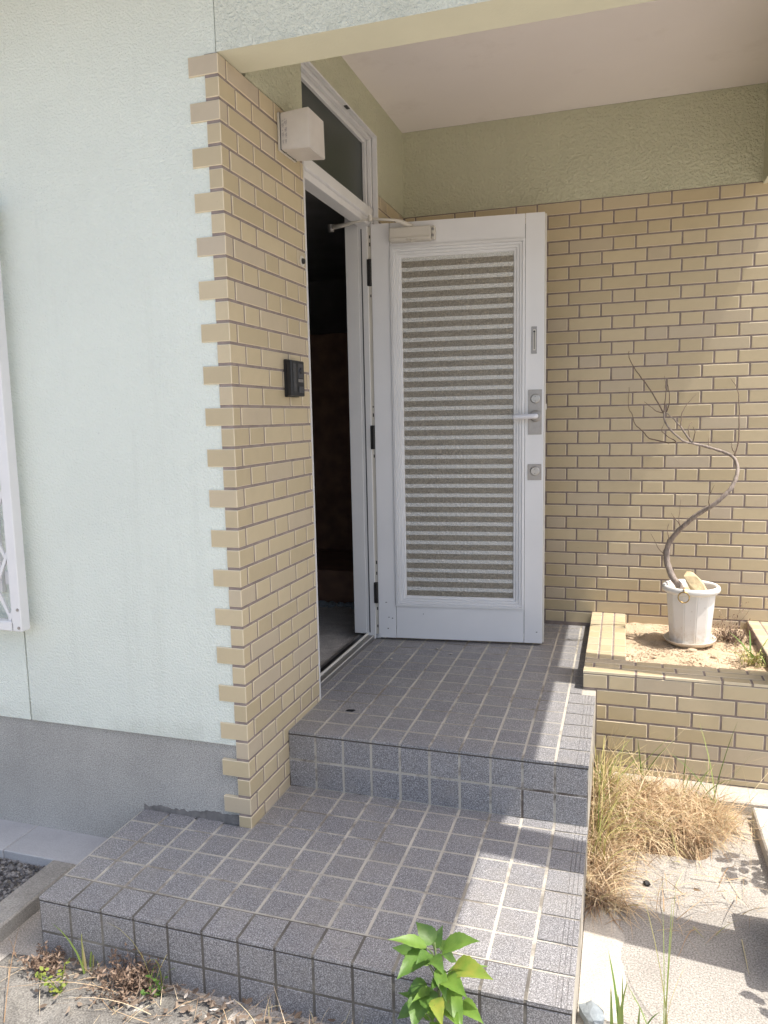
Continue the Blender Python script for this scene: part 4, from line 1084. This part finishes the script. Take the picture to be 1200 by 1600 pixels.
def leafy_weed(name, base, n, H, m, seed, label):
    r = random.Random(seed); bm = bmesh.new()
    for s in range(3):
        a = r.random()*6.28; pts = [Vector((0, 0, 0))]; d = Vector((.4*math.cos(a), .4*math.sin(a)-.25, .8)).normalized()
        for k in range(6): d = (d+Vector((r.gauss(0, .15), r.gauss(0, .15), -.03))).normalized(); pts.append(pts[-1]+d*H/6)
        tube_bm(bm, pts, [.0016]*7, 4, False)
        for k in range(1, 7):
            for _ in range(n):
                q = pts[k]+Vector((r.gauss(0, .006),)*3); dd = Vector((r.gauss(0, 1), r.gauss(0, 1), r.gauss(.2, .6))).normalized()*r.uniform(.010, .018); s_ = dd.cross(Vector((0, 0, 1))).normalized()*.006
                bm.faces.new([bm.verts.new(x) for x in (q, q+dd*.35-s_, q+dd*.8-s_*.7, q+dd, q+dd*.8+s_*.7, q+dd*.35+s_)])
    return tag(link(name, mesh_from(name, bm, m), None, base), label, 'weed')
leafy_weed('small_weed', (-.285, -.66, ZG), 2, .10, M_LEAFR, 71, 'small yellow-green weed at the bottom left corner')
leafy_weed('small_weed', (.00, -.575, ZG), 1, .07, M_LEAF, 72, 'few green leaves on the reddish dried weed by the step')
def litter(n, seed):
    r = random.Random(seed); verts = []; faces = []
    for _ in range(n):
        x = r.uniform(-.35, 1.10); y = YN-.012-abs(r.gauss(0, .075)); z = ZG+.012+r.random()*.018
        L = r.uniform(.004, .017); w = L*r.uniform(.25, .6); a = r.random()*6.28; c = r.uniform(-.5, .5); k = len(verts)
        R = Matrix.Rotation(a, 3, 'Z') @ Matrix.Rotation(r.gauss(0, .35), 3, 'X')
        for u, v in ((-1, 0), (-.4, -1), (.5, -.8), (1, 0), (.5, .8), (-.4, 1)):
            q = R @ Vector((u*L, v*w, c*w*v*v+.2*L*u*u)); verts.append((x+q.x, y+q.y, z+q.z))
        faces.append((k, k+1, k+2, k+3)); faces.append((k, k+3, k+4, k+5))
    me = bpy.data.meshes.new('leaf_litter'); me.from_pydata(verts, [], faces); me.materials.append(M_LITTER)
    return link('leaf_litter', me)
tag(litter(420, 3), 'scattered dead leaves and chaff at the foot of the lower step', 'leaf litter', kind='stuff')
r = random.Random(28); S = []
for _ in range(150):
    x = r.uniform(-.55, 1.1); y = YN-.015-abs(r.gauss(0, .09))
    S.append(((x, y, ZG+.012), r.random()*6.28, r.uniform(.04, .16), r.uniform(.001, .0024), r.uniform(-.1, .5), r.uniform(-.2, 1.2), r.uniform(-1, 1)))
for (x, y, a, L) in ((-.36, -.80, 2.2, .36), (-.10, -.62, 3.5, .30), (.02, -.66, -2.9, .26)):
    S.append(((x, y, ZG+.014), a, L, .0026, .45, .7, .3))
tag(link('straw_litter', blades_mesh('straw_litter', S, M_STRAW, 6)), 'loose straws lying along the foot of the lower step', 'straw', kind='stuff')

# --- the leafy plant in front of the step, each leaf its own mesh
lpz = empty('leafy_plant', (.846, -.615, ZG), 'bright green broad-leaved plant growing in front of the lower step', 'plant')
stem = smooth_line([(.846, -.615, ZG), (.842, -.625, -.06), (.846, -.63, .06), (.838, -.622, .13), (.830, -.605, .165)], 4)
tube('stem', stem, [.0065-.0003*k for k in range(len(stem))], M_STEM, lpz, 8)
def leaf_mesh(tip, width, seed, sag):
    """leaf from origin to tip (vector), with midrib fold, toothed edge and slight sag"""
    r = random.Random(seed); L = tip.length; ax = tip.normalized()
    upv = Vector((-.05, -.35, 1)); nrm = (upv-ax*upv.dot(ax)).normalized(); sd = ax.cross(nrm)
    n = 14; bm = bmesh.new(); rows = []
    for i in range(n+1):
        t = i/n
        wv = width*.5*(math.sin(math.pi*t**.62)**.95)*(1-.25*t**2)*(1+(.05 if i % 2 else -.03)) if 0 < i < n else .0006
        c = ax*(L*t)+nrm*(-sag*L*(t*t-t*.55)*1.3)
        w2 = .28*wv; wave = .10*wv*math.sin(t*9+seed)
        rows.append([bm.verts.new(c+sd*(-wv)+nrm*(w2+wave)), bm.verts.new(c+sd*(-wv*.5)+nrm*(w2*.62)), bm.verts.new(c), bm.verts.new(c+sd*(wv*.5)+nrm*(w2*.62)), bm.verts.new(c+sd*wv+nrm*(w2-wave))])
    for a, b in zip(rows, rows[1:]):
        for k in range(4): bm.faces.new((a[k], a[k+1], b[k+1], b[k]))
    return bm
rl = random.Random(77)
for k in range(13):
    a = k*2.4; z = -.08+.235*k/12; L_ = rl.uniform(.06, .11)
    q = min(stem, key=lambda s: abs(s[2]-z)); b = Vector(q)+Vector((math.cos(a)*.022, math.sin(a)*.022, .012))
    LEAVES.append((tuple(b), tuple(b+Vector((math.cos(a)*.9, math.sin(a)*.9, rl.uniform(-.25, .45)))*L_), rl.uniform(.024, .034), 0 if rl.random() < .6 else 1))
for i, (b, tp_, w_, k_) in enumerate(LEAVES):
    b = Vector(b); tv = Vector(tp_)-b
    if tv.length < .07: tv = tv.normalized()*max(tv.length, .055)
    m_ = (M_LEAF, M_LEAFY, M_LEAFR)[k_]
    lf = link('leaf', mesh_from('leaf', leaf_mesh(tv, w_*1.12, i, .22), m_, True), lpz, b)
    # leaf stalk back to the stem
    q = min(stem, key=lambda s: (Vector(s)-b-Vector((0, 0, -.035))).length)
    tube('leaf_stalk', [q, (Vector(q)+b)/2+Vector((0, 0, .004)), b+tv*.06], [.0019, .0017, .0012], M_STEM, lpz, 5)

# --- shrubs outside the right edge of the frame (their leaf shadows fall on the concrete)
def shrub(base, H, n, seed, label):
    root = empty('garden_shrub', base, label, 'shrub')
    r = random.Random(seed); bm = bmesh.new(); lb = bmesh.new()
    for _ in range(n):
        a = r.random()*6.28; pts = [Vector((r.gauss(0, .02), r.gauss(0, .02), 0))]; d = Vector((math.cos(a)*.14, math.sin(a)*.30, 1)).normalized()
        for k in range(6):
            d = (d+Vector((r.gauss(0, .07), r.gauss(0, .14), -.02))).normalized(); pts.append(pts[-1]+d*H/6*r.uniform(.8, 1.1))
        tube_bm(bm, pts, [.005-.0006*k for k in range(7)], 5, False)
        for k in range(2, 7):
            for _ in range(3):
                q = pts[k]; dd = Vector((r.gauss(0, 1), r.gauss(0, 1), r.gauss(.1, .4))).normalized()*r.uniform(.035, .06); s = dd.cross(Vector((r.gauss(0, .3), r.gauss(0, .3), 1))).normalized()*.017
                q = q+dd*.3
                lb.faces.new([lb.verts.new(x) for x in (q, q+dd*.3-s*.9, q+dd*.65-s, q+dd, q+dd*.65+s, q+dd*.3+s*.9)])
    link('stems', mesh_from('stems', bm, M_TWIG), root, base); link('foliage', mesh_from('foliage', lb, M_LEAF), root, base)
shrub((2.01, .40, -.149), .62, 6, 81, 'leafy shrub on the slab just right of the frame')
shrub((1.94, -.27, ZG), .50, 5, 82, 'leafy shrub in front of the pillar base right of the frame')
